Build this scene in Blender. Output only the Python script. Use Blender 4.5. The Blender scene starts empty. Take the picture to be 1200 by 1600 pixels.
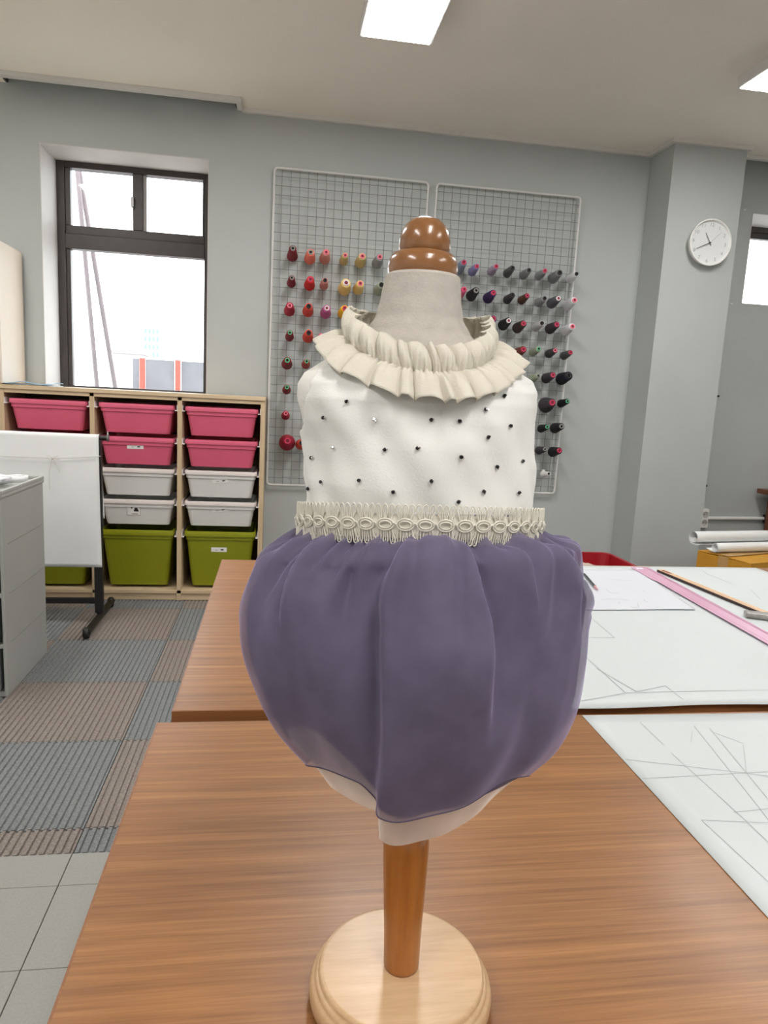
import bpy, bmesh, math, random
from mathutils import Vector, Matrix
random.seed(7)
PI = math.pi
S = bpy.context.scene
COL = S.collection

# ------------------------------------------------------------------ camera, sky, exposure
cam_d = bpy.data.cameras.new('camera'); cam = bpy.data.objects.new('camera', cam_d); COL.objects.link(cam)
cam_d.sensor_fit = 'HORIZONTAL'; cam_d.sensor_width = 36.0; cam_d.lens = 1112.17/1200*36
cam_d.clip_start = 0.02; cam_d.clip_end = 500
yaw, pitch, roll = 0.1549853, -0.1600689, 0.051279
fwd = Vector((math.sin(yaw)*math.cos(pitch), math.cos(yaw)*math.cos(pitch), math.sin(pitch)))
rt = Vector((math.cos(yaw), -math.sin(yaw), 0)); up = rt.cross(fwd)
r2 = math.cos(roll)*rt+math.sin(roll)*up; u2 = -math.sin(roll)*rt+math.cos(roll)*up
cam.matrix_world = Matrix(((r2.x, u2.x, -fwd.x, 0), (r2.y, u2.y, -fwd.y, 0), (r2.z, u2.z, -fwd.z, 1.19), (0, 0, 0, 1)))
S.camera = cam
W = bpy.data.worlds.new('overcast_sky'); S.world = W; W.use_nodes = True
W.node_tree.nodes['Background'].inputs[0].default_value = (0.93, 0.97, 1.0, 1)
W.node_tree.nodes['Background'].inputs[1].default_value = 6.0
vs = S.view_settings; vs.view_transform = 'Standard'; vs.look = 'None'; vs.gamma = 1.0; vs.exposure = 0.0; vs.use_curve_mapping = False
LAMP_EMIT = 24.5

# ------------------------------------------------------------------ materials
MATS = {}
def srgb(r, g, b):
    f = lambda c: (c/255/12.92) if c/255 <= .04045 else ((c/255+.055)/1.055)**2.4
    return (f(r), f(g), f(b))
def mat(name, col, rough=.6, var=.06, scale=30, bump=0, bscale=200, metal=0, spec=.5, stretch=(1, 1, 1), coat=0, trans=0, sheen=0):
    if name in MATS: return MATS[name]
    m = bpy.data.materials.new(name); m.use_nodes = True; MATS[name] = m
    nt = m.node_tree; N = nt.nodes; L = nt.links; p = N['Principled BSDF']
    p.inputs['Roughness'].default_value = rough; p.inputs['Metallic'].default_value = metal
    p.inputs['Specular IOR Level'].default_value = spec; p.inputs['Coat Weight'].default_value = coat
    p.inputs['Transmission Weight'].default_value = trans; p.inputs['Sheen Weight'].default_value = sheen
    tc = N.new('ShaderNodeTexCoord'); mp = N.new('ShaderNodeMapping'); mp.inputs['Scale'].default_value = stretch
    L.new(tc.outputs['Object'], mp.inputs[0])
    ns = N.new('ShaderNodeTexNoise'); ns.inputs['Scale'].default_value = scale; ns.inputs['Detail'].default_value = 4
    L.new(mp.outputs[0], ns.inputs['Vector'])
    rp = N.new('ShaderNodeValToRGB'); e = rp.color_ramp.elements
    e[0].position = .3; e[1].position = .7
    e[0].color = (*[max(0, c*(1-var)) for c in col], 1); e[1].color = (*[min(1, c*(1+var)) for c in col], 1)
    L.new(ns.outputs[0], rp.inputs[0]); L.new(rp.outputs[0], p.inputs['Base Color'])
    if bump:
        n2 = N.new('ShaderNodeTexNoise'); n2.inputs['Scale'].default_value = bscale; n2.inputs['Detail'].default_value = 3
        L.new(mp.outputs[0], n2.inputs['Vector'])
        b = N.new('ShaderNodeBump'); b.inputs['Strength'].default_value = bump; b.inputs['Distance'].default_value = .002
        L.new(n2.outputs[0], b.inputs['Height']); L.new(b.outputs[0], p.inputs['Normal'])
    return m
def wood(name, c1, c2, rough=.4, grain=(1.2, 40, 40), coat=0, c3=None, big=1.0):
    if name in MATS: return MATS[name]
    m = bpy.data.materials.new(name); m.use_nodes = True; MATS[name] = m
    nt = m.node_tree; N = nt.nodes; L = nt.links; p = N['Principled BSDF']
    p.inputs['Roughness'].default_value = rough; p.inputs['Coat Weight'].default_value = coat; p.inputs['Coat Roughness'].default_value = .15
    tc = N.new('ShaderNodeTexCoord'); mp = N.new('ShaderNodeMapping'); mp.inputs['Scale'].default_value = grain
    L.new(tc.outputs['Object'], mp.inputs[0])
    n1 = N.new('ShaderNodeTexNoise'); n1.inputs['Scale'].default_value = 1.0*big; n1.inputs['Detail'].default_value = 6; n1.inputs['Roughness'].default_value = .65; n1.inputs['Distortion'].default_value = .4
    L.new(mp.outputs[0], n1.inputs['Vector'])
    n2 = N.new('ShaderNodeTexNoise'); n2.inputs['Scale'].default_value = 6.0*big; n2.inputs['Detail'].default_value = 4
    L.new(mp.outputs[0], n2.inputs['Vector'])
    mx = N.new('ShaderNodeMath'); mx.operation = 'MULTIPLY_ADD'; mx.inputs[1].default_value = .35
    L.new(n2.outputs[0], mx.inputs[0]); L.new(n1.outputs[0], mx.inputs[2])
    rp = N.new('ShaderNodeValToRGB'); e = rp.color_ramp.elements
    e[0].position = .45; e[0].color = (*c1, 1); e[1].position = .92; e[1].color = (*c2, 1)
    if c3: k = e.new(.70); k.color = (*c3, 1)
    L.new(mx.outputs[0], rp.inputs[0]); L.new(rp.outputs[0], p.inputs['Base Color'])
    b = N.new('ShaderNodeBump'); b.inputs['Strength'].default_value = .06; b.inputs['Distance'].default_value = .001
    L.new(mx.outputs[0], b.inputs['Height']); L.new(b.outputs[0], p.inputs['Normal'])
    return m
def sheer(name, col, alpha, tl=.35, var=.08, scale=60):
    """thin woven cloth: part of the light goes straight through the weave"""
    if name in MATS: return MATS[name]
    m = bpy.data.materials.new(name); m.use_nodes = True; MATS[name] = m
    nt = m.node_tree; N = nt.nodes; L = nt.links; N.remove(N['Principled BSDF']); out = N['Material Output']
    tc = N.new('ShaderNodeTexCoord'); ns = N.new('ShaderNodeTexNoise'); ns.inputs['Scale'].default_value = scale; ns.inputs['Detail'].default_value = 5
    L.new(tc.outputs['Object'], ns.inputs['Vector'])
    rp = N.new('ShaderNodeValToRGB'); e = rp.color_ramp.elements; e[0].position = .3; e[1].position = .7
    e[0].color = (*[c*(1-var) for c in col], 1); e[1].color = (*[min(1, c*(1+var)) for c in col], 1)
    L.new(ns.outputs[0], rp.inputs[0])
    d = N.new('ShaderNodeBsdfDiffuse'); t = N.new('ShaderNodeBsdfTranslucent'); tr = N.new('ShaderNodeBsdfTransparent')
    L.new(rp.outputs[0], d.inputs[0]); L.new(rp.outputs[0], t.inputs[0])
    m1 = N.new('ShaderNodeMixShader'); m1.inputs[0].default_value = tl; L.new(d.outputs[0], m1.inputs[1]); L.new(t.outputs[0], m1.inputs[2])
    sh = N.new('ShaderNodeBsdfSheen'); sh.inputs[0].default_value = (*[min(1, c*2.2) for c in col], 1); sh.inputs[1].default_value = .35
    a = N.new('ShaderNodeAddShader'); L.new(m1.outputs[0], a.inputs[0]); L.new(sh.outputs[0], a.inputs[1])
    m2 = N.new('ShaderNodeMixShader'); m2.inputs[0].default_value = alpha; L.new(tr.outputs[0], m2.inputs[1]); L.new(a.outputs[0], m2.inputs[2])
    L.new(m2.outputs[0], out.inputs[0])
    return m
def pane_mat(name, tint, refl):
    if name in MATS: return MATS[name]
    m = bpy.data.materials.new(name); m.use_nodes = True; MATS[name] = m
    nt = m.node_tree; N = nt.nodes; L = nt.links; N.remove(N['Principled BSDF']); out = N['Material Output']
    tc = N.new('ShaderNodeTexCoord'); ns = N.new('ShaderNodeTexNoise'); ns.inputs['Scale'].default_value = 3
    L.new(tc.outputs['Object'], ns.inputs[0])
    rp = N.new('ShaderNodeValToRGB'); e = rp.color_ramp.elements; e[0].color = (*[c*.97 for c in tint], 1); e[1].color = (*tint, 1)
    L.new(ns.outputs[0], rp.inputs[0])
    tr = N.new('ShaderNodeBsdfTransparent'); gl = N.new('ShaderNodeBsdfGlossy'); gl.inputs['Roughness'].default_value = .05
    L.new(rp.outputs[0], tr.inputs[0])
    mx = N.new('ShaderNodeMixShader'); mx.inputs[0].default_value = refl; L.new(tr.outputs[0], mx.inputs[1]); L.new(gl.outputs[0], mx.inputs[2]); L.new(mx.outputs[0], out.inputs[0])
    return m
def emit_mat(name, col, strength):
    m = bpy.data.materials.new(name); m.use_nodes = True; MATS[name] = m
    nt = m.node_tree; N = nt.nodes; N.remove(N['Principled BSDF']); e = N.new('ShaderNodeEmission')
    e.inputs[0].default_value = (*col, 1); e.inputs[1].default_value = strength; nt.links.new(e.outputs[0], N['Material Output'].inputs[0]); return m

# ------------------------------------------------------------------ mesh helpers
class MB:
    def __init__(s): s.v = []; s.f = []; s.sm = []
    def add(s, vs, fs, smooth=False):
        o = len(s.v); s.v += [tuple(v) for v in vs]
        for f in fs: s.f.append([i+o for i in f]); s.sm.append(smooth)
        return s
    def box(s, x0, x1, y0, y1, z0, z1, bev=0):
        if bev <= 0:
            s.add([(x0, y0, z0), (x1, y0, z0), (x1, y1, z0), (x0, y1, z0), (x0, y0, z1), (x1, y0, z1), (x1, y1, z1), (x0, y1, z1)],
                  [(0, 3, 2, 1), (4, 5, 6, 7), (0, 1, 5, 4), (1, 2, 6, 5), (2, 3, 7, 6), (3, 0, 4, 7)])
        else:
            bm = bmesh.new(); bmesh.ops.create_cube(bm, size=1)
            bmesh.ops.scale(bm, vec=(x1-x0, y1-y0, z1-z0), verts=bm.verts); bmesh.ops.translate(bm, vec=((x0+x1)/2, (y0+y1)/2, (z0+z1)/2), verts=bm.verts)
            bmesh.ops.bevel(bm, geom=bm.edges[:], offset=bev, segments=2, affect='EDGES', profile=.5)
            s.bm(bm)
        return s
    def bm(s, bm, smooth=False):
        bm.verts.index_update(); s.add([v.co[:] for v in bm.verts], [[v.index for v in f.verts] for f in bm.faces], smooth); bm.free(); return s
    def tube(s, pts, r, n=8, closed=False, caps=True, smooth=True):
        pts = [Vector(p) for p in pts]; m = len(pts); rs = r if isinstance(r, (list, tuple)) else [r]*m
        vs = []; prev = None
        for i, p in enumerate(pts):
            if closed: d = pts[(i+1) % m]-pts[i-1]
            else: d = pts[min(i+1, m-1)]-pts[max(i-1, 0)]
            d.normalize()
            if prev is None:
                a = Vector((0, 0, 1)) if abs(d.z) < .9 else Vector((1, 0, 0)); a = (a-d*a.dot(d)).normalized()
            else:
                a = prev-d*prev.dot(d)
                a = a.normalized() if a.length > 1e-9 else prev
            prev = a; b = d.cross(a)
            for k in range(n):
                t = 2*PI*k/n; vs.append(p+(a*math.cos(t)+b*math.sin(t))*rs[i])
        fs = []
        for i in range(m if closed else m-1):
            j = (i+1) % m
            for k in range(n): fs.append((i*n+k, i*n+(k+1) % n, j*n+(k+1) % n, j*n+k))
        s.add(vs, fs, smooth)
        if caps and not closed:
            s.add([vs[k] for k in range(n)], [tuple(reversed(range(n)))]); s.add([vs[(m-1)*n+k] for k in range(n)], [tuple(range(n))])
        return s
    def lathe(s, prof, n=32, c=(0, 0, 0), axis='z', smooth=True, caps=True):
        vs = []; m = len(prof)
        for r, z in prof:
            for k in range(n):
                t = 2*PI*k/n; x, y = r*math.cos(t), r*math.sin(t)
                q = (x, y, z) if axis == 'z' else ((x, z, y) if axis == 'y' else (z, x, y))
                vs.append((c[0]+q[0], c[1]+q[1], c[2]+q[2]))
        fs = []
        for i in range(m-1):
            for k in range(n): fs.append((i*n+k, i*n+(k+1) % n, (i+1)*n+(k+1) % n, (i+1)*n+k))
        s.add(vs, fs, smooth)
        if caps:
            if prof[0][0] > 1e-5: s.add(vs[:n], [tuple(reversed(range(n)))])
            if prof[-1][0] > 1e-5: s.add(vs[-n:], [tuple(range(n))])
        return s
    def prism(s, poly, z0, z1):
        n = len(poly); vs = [(x, y, z0) for x, y in poly]+[(x, y, z1) for x, y in poly]
        return s.add(vs, [tuple(reversed(range(n))), tuple(range(n, 2*n))]+[(i, (i+1) % n, n+(i+1) % n, n+i) for i in range(n)])
    def grid(s, fn, nu, nv, wrap=False, smooth=True, keep=None):
        vs = [fn(i, j) for j in range(nv) for i in range(nu)]; fs = []
        for j in range(nv-1):
            for i in range(nu if wrap else nu-1):
                if keep and not keep(i, j): continue
                i2 = (i+1) % nu; fs.append((j*nu+i, j*nu+i2, (j+1)*nu+i2, (j+1)*nu+i))
        return s.add(vs, fs, smooth)
    def mesh(s, name, fix=True):
        me = bpy.data.meshes.new(name); me.from_pydata(s.v, [], s.f); me.polygons.foreach_set('use_smooth', s.sm)
        if fix:
            bm = bmesh.new(); bm.from_mesh(me); bmesh.ops.recalc_face_normals(bm, faces=bm.faces); bm.to_mesh(me); bm.free()
        me.update(); return me
    def build(s, name, m, parent=None, fix=True):
        me = s.mesh(name, fix); me.materials.append(m); return link(name, me, parent)
def link(name, me, parent=None):
    o = bpy.data.objects.new(name, me); COL.objects.link(o)
    if parent is not None: o.parent = parent
    return o
def tag(o, label, cat, group=None):
    o['label'] = label; o['category'] = cat
    if group: o['group'] = group
    return o
def thing(name, label, cat, loc=(0, 0, 0), group=None):
    o = bpy.data.objects.new(name, None); COL.objects.link(o); o.location = loc; o.empty_display_size = .05
    return tag(o, label, cat, group)
def structure(o, label=None): 
    o['kind'] = 'structure'
    if label: o['label'] = label
    return o
def solid(o, t, off=0):
    md = o.modifiers.new('thickness', 'SOLIDIFY'); md.thickness = t; md.offset = off; return o
def holed(mb, x0, x1, z0, z1, y0, y1, holes):
    """wall slab in xz with rectangular openings"""
    xs = sorted({x0, x1, *[h[0] for h in holes], *[h[1] for h in holes]})
    for a, b in zip(xs, xs[1:]):
        hs = [h for h in holes if h[0] <= a and h[1] >= b]
        zz = [z0]
        for h in sorted(hs, key=lambda h: h[2]): zz += [h[2], h[3]]
        zz.append(z1)
        for k in range(0, len(zz), 2):
            if zz[k+1]-zz[k] > 1e-6: mb.box(a, b, y0, y1, zz[k], zz[k+1])
    return mb

# ------------------------------------------------------------------ room shell
X0, X1, Y0, YW, ZC = -2.6, 4.4, -2.6, 4.40, 2.75
wallm = mat('grey_wall_paint', srgb(183, 188, 187), .75, .025, 3, .10, 120)
ceilm = mat('off_white_ceiling_paint', srgb(250, 243, 231), .85, .02, 2, .05, 90)
palem = mat('white_wall_paint', srgb(236, 236, 232), .75, .02, 3)
trimm = mat('white_trim_paint', srgb(222, 219, 214), .5, .02, 10)
revealm = mat('white_reveal_paint', srgb(204, 200, 197), .6, .03, 6, .05, 60)
darkframe = mat('dark_bronze_window_frame', srgb(62, 55, 53), .4, .12, 20)
glassm = pane_mat('window_glass', (.97, .98, .98), .05)
WIN1 = (-1.32, -.415, 1.12, 2.465); WIN2 = (2.965, 3.87, 1.905, 2.465)
structure(holed(MB(), X0, X1, 0, 3.0, YW, 4.78, [WIN1, WIN2]).build('wall_back', wallm), 'grey painted back wall with window openings')
structure(MB().box(X0-.12, X0, Y0, 4.78, 0, 3.0).build('wall_left', palem))
structure(MB().box(X1, X1+.12, Y0, 4.78, 0, 3.0).build('wall_right', palem))
structure(MB().box(X0-.12, X1+.12, Y0-.12, Y0, 0, 3.0).build('wall_front', palem))
structure(MB().box(2.24, 2.70, 4.13, YW-.001, 0, ZC-.001).build('wall_pillar', wallm), 'square grey pillar standing out from the back wall')
# ceiling with two open curtain recesses along the back wall
RY = 4.265
cm = MB()
cm.box(X0, X1, Y0, RY, ZC, ZC+.10)
cm.box(X0, -1.48, RY, YW-.001, ZC, ZC+.10); cm.box(-.262, 2.70, RY, YW-.001, ZC, ZC+.10)
cm.box(X0, X1, RY-.10, YW-.001, ZC+.16, ZC+.24)
structure(cm.build('ceiling', ceilm), 'off-white flat ceiling with curtain recess along the wall')
recm = mat('dark_recess_shade', srgb(70, 68, 66), .8, .05, 8)  # shade inside the recess, put into the colour of its faces
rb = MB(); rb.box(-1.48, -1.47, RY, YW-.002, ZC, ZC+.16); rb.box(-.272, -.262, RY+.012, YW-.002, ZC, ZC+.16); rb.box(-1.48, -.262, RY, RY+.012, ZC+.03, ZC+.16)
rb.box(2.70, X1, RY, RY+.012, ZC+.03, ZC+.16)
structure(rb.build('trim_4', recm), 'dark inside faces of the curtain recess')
# crown trims
t1 = MB(); t1.box(-1.48, -.235, RY-.03, RY+.014, ZC-.022, ZC+.03); t1.box(-.262, -.235, RY+.014, YW-.026, ZC-.022, ZC)
structure(t1.build('trim_1', trimm), 'white trim around the curtain recess')
t2 = MB(); t2.box(-.235, 2.24, YW-.026, YW-.001, ZC-.024, ZC); t2.box(2.214, 2.2395, 4.13, YW-.026, ZC-.024, ZC); t2.box(2.214, 2.72, 4.105, 4.13-.0005, ZC-.024, ZC)
structure(t2.build('trim_2', trimm), 'white crown trim along the wall and around the pillar')
t3 = MB(); t3.box(2.70, X1, RY-.03, RY, ZC-.022, ZC+.03)
structure(t3.build('trim_3', trimm), 'white trim of the recess right of the pillar')
for sgn, nm, (a, b, c, d) in ((0, 'wall_reveal_left', WIN1), (1, 'wall_reveal_right', WIN2)):
    r = MB(); e = .004
    r.box(a, a+e, YW-.003, 4.70, c, d); r.box(b-e, b, YW-.003, 4.70, c, d); r.box(a+e, b-e, YW-.003, 4.70, d-e, d); r.box(a+e, b-e, YW-.003, 4.70, c, c+e)
    structure(r.build(nm, revealm), 'white plastered window reveal')
# windows
def window(idx, a, b, c, d, transom, mull, label):
    root = bpy.data.objects.new('window_%d' % idx, None); COL.objects.link(root); root.location = ((a+b)/2, 4.70, c); structure(root, label)
    ox, oy, oz = root.location
    def bx(nm, x0, x1, y0, y1, z0, z1, m, par=root, bev=.003): 
        return MB().box(x0-ox, x1-ox, y0-oy, y1-oy, z0-oz, z1-oz, bev).build(nm, m, par)
    a += .004; b -= .004; c += .004; d -= .004
    w = .055
    fr = MB()
    for q in ((a, a+.045, c, d), (b-.045, b, c, d), (a+.045, b-.045, d-.035, d), (a+.045, b-.045, c, c+.04)): fr.box(q[0]-ox, q[1]-ox, -.02, .05, q[2]-oz, q[3]-oz, .003)
    fr.build('window_frame', darkframe, root)
    if transom:
        bx('transom', a+.045, b-.045, 4.675, 4.75, transom-.06, transom+.025, darkframe)
        bx('sash_rail', a+.045, b-.045, 4.69, 4.735, transom+.025, transom+.075, darkframe)
        bx('mullion', mull-.028, mull+.028, 4.685, 4.74, transom+.075, d-.035, darkframe)
        la = bx('latch', mull-.034, mull-.018, 4.66, 4.686, transom+.20, transom+.26, mat('latch_metal', srgb(120, 118, 116), .3, .05, metal=.8)); la['label'] = 'small grey latch'
        bx('sash_frame', a+.045, a+.075, 4.69, 4.735, transom+.075, d-.035, darkframe)
        bx('sash_frame', b-.06, b-.045, 4.69, 4.735, transom+.075, d-.035, darkframe)
        bx('sash_frame', mull+.028, mull+.05, 4.70, 4.735, transom+.075, d-.035, mat('pale_sash_edge', srgb(150, 144, 142), .4, .05))
        bx('pane', a+.045, mull-.02, 4.712, 4.716, transom+.06, d-.03, glassm, bev=0); bx('pane', mull+.02, b-.045, 4.712, 4.716, transom+.06, d-.03, glassm, bev=0)
        bx('pane', a+.04, b-.04, 4.712, 4.716, c+.035, transom-.055, glassm, bev=0)
        bx('sash_frame', a+.045, a+.07, 4.69, 4.735, c+.04, transom-.06, darkframe)
    else:
        bx('pane', a+.04, b-.04, 4.712, 4.716, c+.035, d-.03, glassm, bev=0)
        bx('sash_rail', a+.045, b-.045, 4.69, 4.735, d-.075, d-.035, darkframe)
    return root
window(1, *WIN1, 2.03, -.858, 'dark framed window above the storage shelves')
window(2, *WIN2, 0, 0, 'small high window right of the pillar')

# floor: slab, grey tiles in front, ribbed carpet tiles behind
slab = structure(MB().box(X0, X1, Y0, YW, -.10, -.008).build('floor', mat('dark_floor_base', srgb(48, 48, 48), .9)), 'floor of grey tiles and ribbed carpet tiles')
carp = [mat('blue_grey_carpet', srgb(128, 131, 132), .95, .30, 160, .5, 420), mat('brown_grey_carpet', srgb(140, 131, 124), .95, .30, 160, .5, 420)]
def carpet_mesh(sx, sy):
    n = 24; prof = []
    for i in range(n):
        x = sx*i/n; p = sx/n; prof += [(x, -.0065), (x+p*.12, -.0008), (x+p*.58, 0), (x+p*.70, -.0065)]
    prof.append((sx, -.0065)); vs = [(x, 0, z) for x, z in prof]+[(x, sy, z) for x, z in prof]; m = len(prof)
    mb = MB(); mb.add(vs, [(i, i+1, m+i+1, m+i) for i in range(m-1)]); mb.add([(0, 0, -.008), (sx, 0, -.008), (sx, sy, -.008), (0, sy, -.008), (0, 0, -.004), (sx, 0, -.004), (sx, sy, -.004), (0, sy, -.004)], [(0, 1, 5, 4), (1, 2, 6, 5), (2, 3, 7, 6), (3, 0, 4, 7)])
    return mb
XS, YB = -.487, 1.748
full = [carpet_mesh(.498, .498).mesh('carpet_tile') for _ in carp]; cut = [carpet_mesh(.498, .106).mesh('carpet_tile') for _ in carp]; back = [carpet_mesh(.498, .040).mesh('carpet_tile') for _ in carp]
for lst in (full, cut, back):
    for me, m in zip(lst, carp): me.materials.append(m)
for ix in range(-4, 8):
    x = XS+ix*.5
    for iy in range(-1, 6):
        k = (ix+iy+1) % 2
        if iy == -1: o = link('carpet_tile', cut[k], slab); o.location = (x+.001, YB+.001, 0)
        else:
            o = link('carpet_tile', (full if iy < 5 else back)[k], slab); o.location = (x+.001, 1.857+iy*.5+.001, 0)
tile_me = MB().box(0, .498, 0, .2535, -.008, -.0005, .0012).mesh('floor_tile'); tile_me.materials.append(mat('grey_vinyl_tile', srgb(156, 156, 150), .55, .07, 220))
half = MB().box(0, .498, 0, .1215, -.008, -.0005, .0012).mesh('floor_tile'); half.materials.append(MATS['grey_vinyl_tile'])
for ix in range(-4, 4):
    o = link('floor_tile', half, slab); o.location = (XS+ix*.5+.001, 1.6255, 0)
    for iy in range(1, 8):
        o = link('floor_tile', tile_me, slab); o.location = (XS+ix*.5+.001, 1.6255-iy*.255, 0)

# ------------------------------------------------------------------ ceiling panel lights
lampw = mat('white_lamp_housing', srgb(226, 224, 222), .4, .02)
diff = emit_mat('lit_led_diffuser', (1.0, .975, .945), LAMP_EMIT)
house_me = MB().box(-.158, .158, -.61, .61, -.05, 0, .004).mesh('housing'); house_me.materials.append(lampw)
diff_me = MB().box(-.146, .146, -.598, .598, -.053, -.0495).mesh('diffuser'); diff_me.materials.append(diff)
LL = {(.4615, 2.70): 'white LED panel light at the top of the picture, left of the other one', (2.25, 2.735): 'white LED panel light above the wall clock pillar at the right edge'}
for x, y in ((.4615, 2.70), (2.25, 2.735), (-1.42, 2.66), (.46, -.75), (2.25, -.75), (-1.42, -.75)):
    t = thing('ceiling_panel_light', LL.get((x, y)) or 'white LED ceiling panel light %s' % {(-1.42, 2.66): 'above the grey drawer cabinet, left of the picture', (.46, -.75): 'behind the camera, above the table end', (2.25, -.75): 'behind the camera to the right', (-1.42, -.75): 'behind the camera to the left'}[(x, y)], 'ceiling light', (x, y, ZC), 'ceiling panel lights')
    link('housing', house_me, t); link('diffuser', diff_me, t)

# ------------------------------------------------------------------ outside the window
grnd = structure(MB().box(-20, 20, 4.9, 60, -.4, -.2).build('ground', mat('terrace_concrete', srgb(178, 176, 172), .9)), 'pale terrace outside the window')
polem = mat('pale_mauve_pole', srgb(124, 112, 115), .7)
for i, (a, b, lab) in enumerate((((-1.60, 6, 3.6), (-1.31, 6, -.2), 'thin slanting pole outside the window, the left one of two'), ((-1.545, 6.05, 2.85), (-1.08, 6.05, -.2), 'thin slanting pole outside the window, the right one of two'))):
    a, b = Vector(a), Vector(b); tag(MB().tube([a, b], .018, 8).build('slanted_pole', polem), lab, 'pole', 'slanted poles outside the window')
fence = thing('rail_fence', 'grey panel fence with red posts seen outside the window', 'fence', (-1.2, 9, -.2))
gm = mat('pale_fence_sheet', srgb(112, 111, 116), .8, .15, 4); rm = mat('red_fence_post', srgb(190, 74, 62), .6)
def at(o, mb, nm, m): 
    mb.v = [(x-o.location.x, y-o.location.y, z-o.location.z) for x, y, z in mb.v]; return mb.build(nm, m, o)
for x in (-1.60, -1.19, -.70): at(fence, MB().box(x-.03, x+.03, 8.97, 9.03, -.2, 1.50, .004), 'post', rm)
for x0, x1 in ((-1.71, -1.64), (-1.56, -1.23), (-1.15, -.73), (-.66, -.2)): at(fence, MB().box(x0, x1, 8.99, 9.01, .1, 1.49), 'sheet_panel', gm)
tower = thing('apartment_tower', 'pale distant apartment tower seen through the window', 'building', (-9.5, 60, -.2))
at(tower, MB().box(-10.6, -9.3, 60, 62, -.2, 6.0), 'tower_wall', mat('pale_tower_wall', srgb(205, 210, 208), .8))
tw = mat('teal_window_glass', srgb(110, 150, 142), .4)
for r in range(6):
    for c in range(4): at(tower, MB().box(-10.5+c*.3, -10.32+c*.3, 59.97, 60.01, 2.2+r*.6, 2.55+r*.6), 'tower_window', tw)
shed = thing('rooftop_shed', 'low pale rooftop shed left of the red fence posts', 'shed', (-2.0, 10, -.2))
at(shed, MB().box(-2.15, -1.80, 10, 10.6, -.2, 1.58), 'shed_wall', mat('pale_shed_wall', srgb(190, 188, 186), .8)); at(shed, MB().box(-2.18, -1.77, 9.97, 10.63, 1.58, 1.62), 'roof', mat('shed_roof', srgb(150, 148, 150), .8))

# ------------------------------------------------------------------ storage shelves and bins
pine = wood('pale_pine_board', srgb(196, 172, 138), srgb(218, 196, 164), .5, (1.5, 30, 30))
pinev = wood('pale_pine_upright', srgb(190, 166, 132), srgb(214, 190, 158), .5, (30, 30, 1.5))
runnerm = mat('white_plastic_runner', srgb(228, 220, 218), .4, .02)
SY0, SY1 = 4.0, 4.385
posts = [-1.4185, -.970, -.5185, -.0755]
ROWS = [('pink', 1.086, .024, .929), ('pink', .908, .024, .758), ('white', .738, .022, .588), ('white', .566, .022, .425), ('green', .396, .028, .076)]
def shelf_unit(dx, label):
    t = thing('storage_shelf_unit', label, 'shelf', (posts[0]+dx, SY0, 0))
    o = t.location
    P = lambda nm, x0, x1, y0, y1, z0, z1, m, bev=.002: MB().box(x0+dx-o.x, x1+dx-o.x, y0-o.y, y1-o.y, z0, z1, bev).build(nm, m, t)
    P('top_board', posts[0]-.0135, posts[3]+.0135, SY0-.008, SY1, 1.134, 1.155, pine)
    P('top_rail', posts[0]+.0125, posts[3]-.0125, SY0, SY0+.02, 1.114, 1.134, pine)
    P('bottom_board', posts[0]+.0125, posts[3]-.0125, SY0, SY1-.008, .040, .060, pine)
    P('plinth', posts[0]+.0125, posts[3]-.0125, SY0+.010, SY0+.03, 0, .040, pine)
    P('back_panel', posts[0]+.0125, posts[3]-.0125, SY1-.008, SY1, .06, 1.134, mat('brown_back_panel', srgb(120, 96, 74), .7), 0)
    for i, x in enumerate(posts): P('side_panel' if i in (0, 3) else 'divider', x-.0125, x+.0125, SY0, SY1, 0, 1.134, pinev)
    for i in range(3):
        for r in ROWS:
            for x0, x1 in ((posts[i]+.0126, posts[i]+.026), (posts[i+1]-.026, posts[i+1]-.0126)):
                P('runner', x0, x1, SY0+.001, SY1-.02, r[1]-r[2]-.004, r[1]-r[2]+.001, runnerm, 0)
                P('runner', x0+(0.0 if x0 < (posts[i]+posts[i+1])/2 else .0104), x0+(.003 if x0 < (posts[i]+posts[i+1])/2 else .0134), SY0+.001, SY1-.02, r[1]-r[2]+.001, r[1]+.004, runnerm, 0)
    return t
sh = shelf_unit(0, 'pale pine storage shelf with pink, white and green bins under the window')
shelf_unit(posts[0]-posts[3]-.0275, 'pale pine shelf at the left edge, carrying the beige cabinet')
st = MB().box(.018, .075, -.002, .0005, 1.138, 1.150).build('sticker', mat('brown_paper_sticker', srgb(150, 122, 90), .6), sh)
MB().prism([(.024, 0), (.027, .003), (.030, 0), (.027, -.004)], 0, .0004).build('emblem', mat('dark_print', srgb(34, 30, 30), .6), st).matrix_local = Matrix(((1, 0, 0, 0), (0, 0, -1, -.0021), (0, 1, 0, 1.144), (0, 0, 0, 1)))
binm = {'pink': mat('pink_bin_plastic', srgb(214, 94, 122), .38, .03, 8), 'white': mat('white_bin_plastic', srgb(222, 222, 220), .38, .02, 8), 'green': mat('olive_green_bin_plastic', srgb(134, 138, 14), .38, .03, 8)}
binr = {'pink': mat('pink_bin_rim_plastic', srgb(222, 102, 130), .3, .03, 8), 'white': mat('white_bin_rim_plastic', srgb(234, 224, 220), .3, .02, 8), 'green': mat('olive_green_bin_rim_plastic', srgb(144, 148, 24), .3, .03, 8)}
stick = mat('white_paper_label', srgb(238, 236, 234), .5, .02); ink = MATS['dark_print']; greyink = mat('grey_print', srgb(140, 138, 136), .6)
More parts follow.
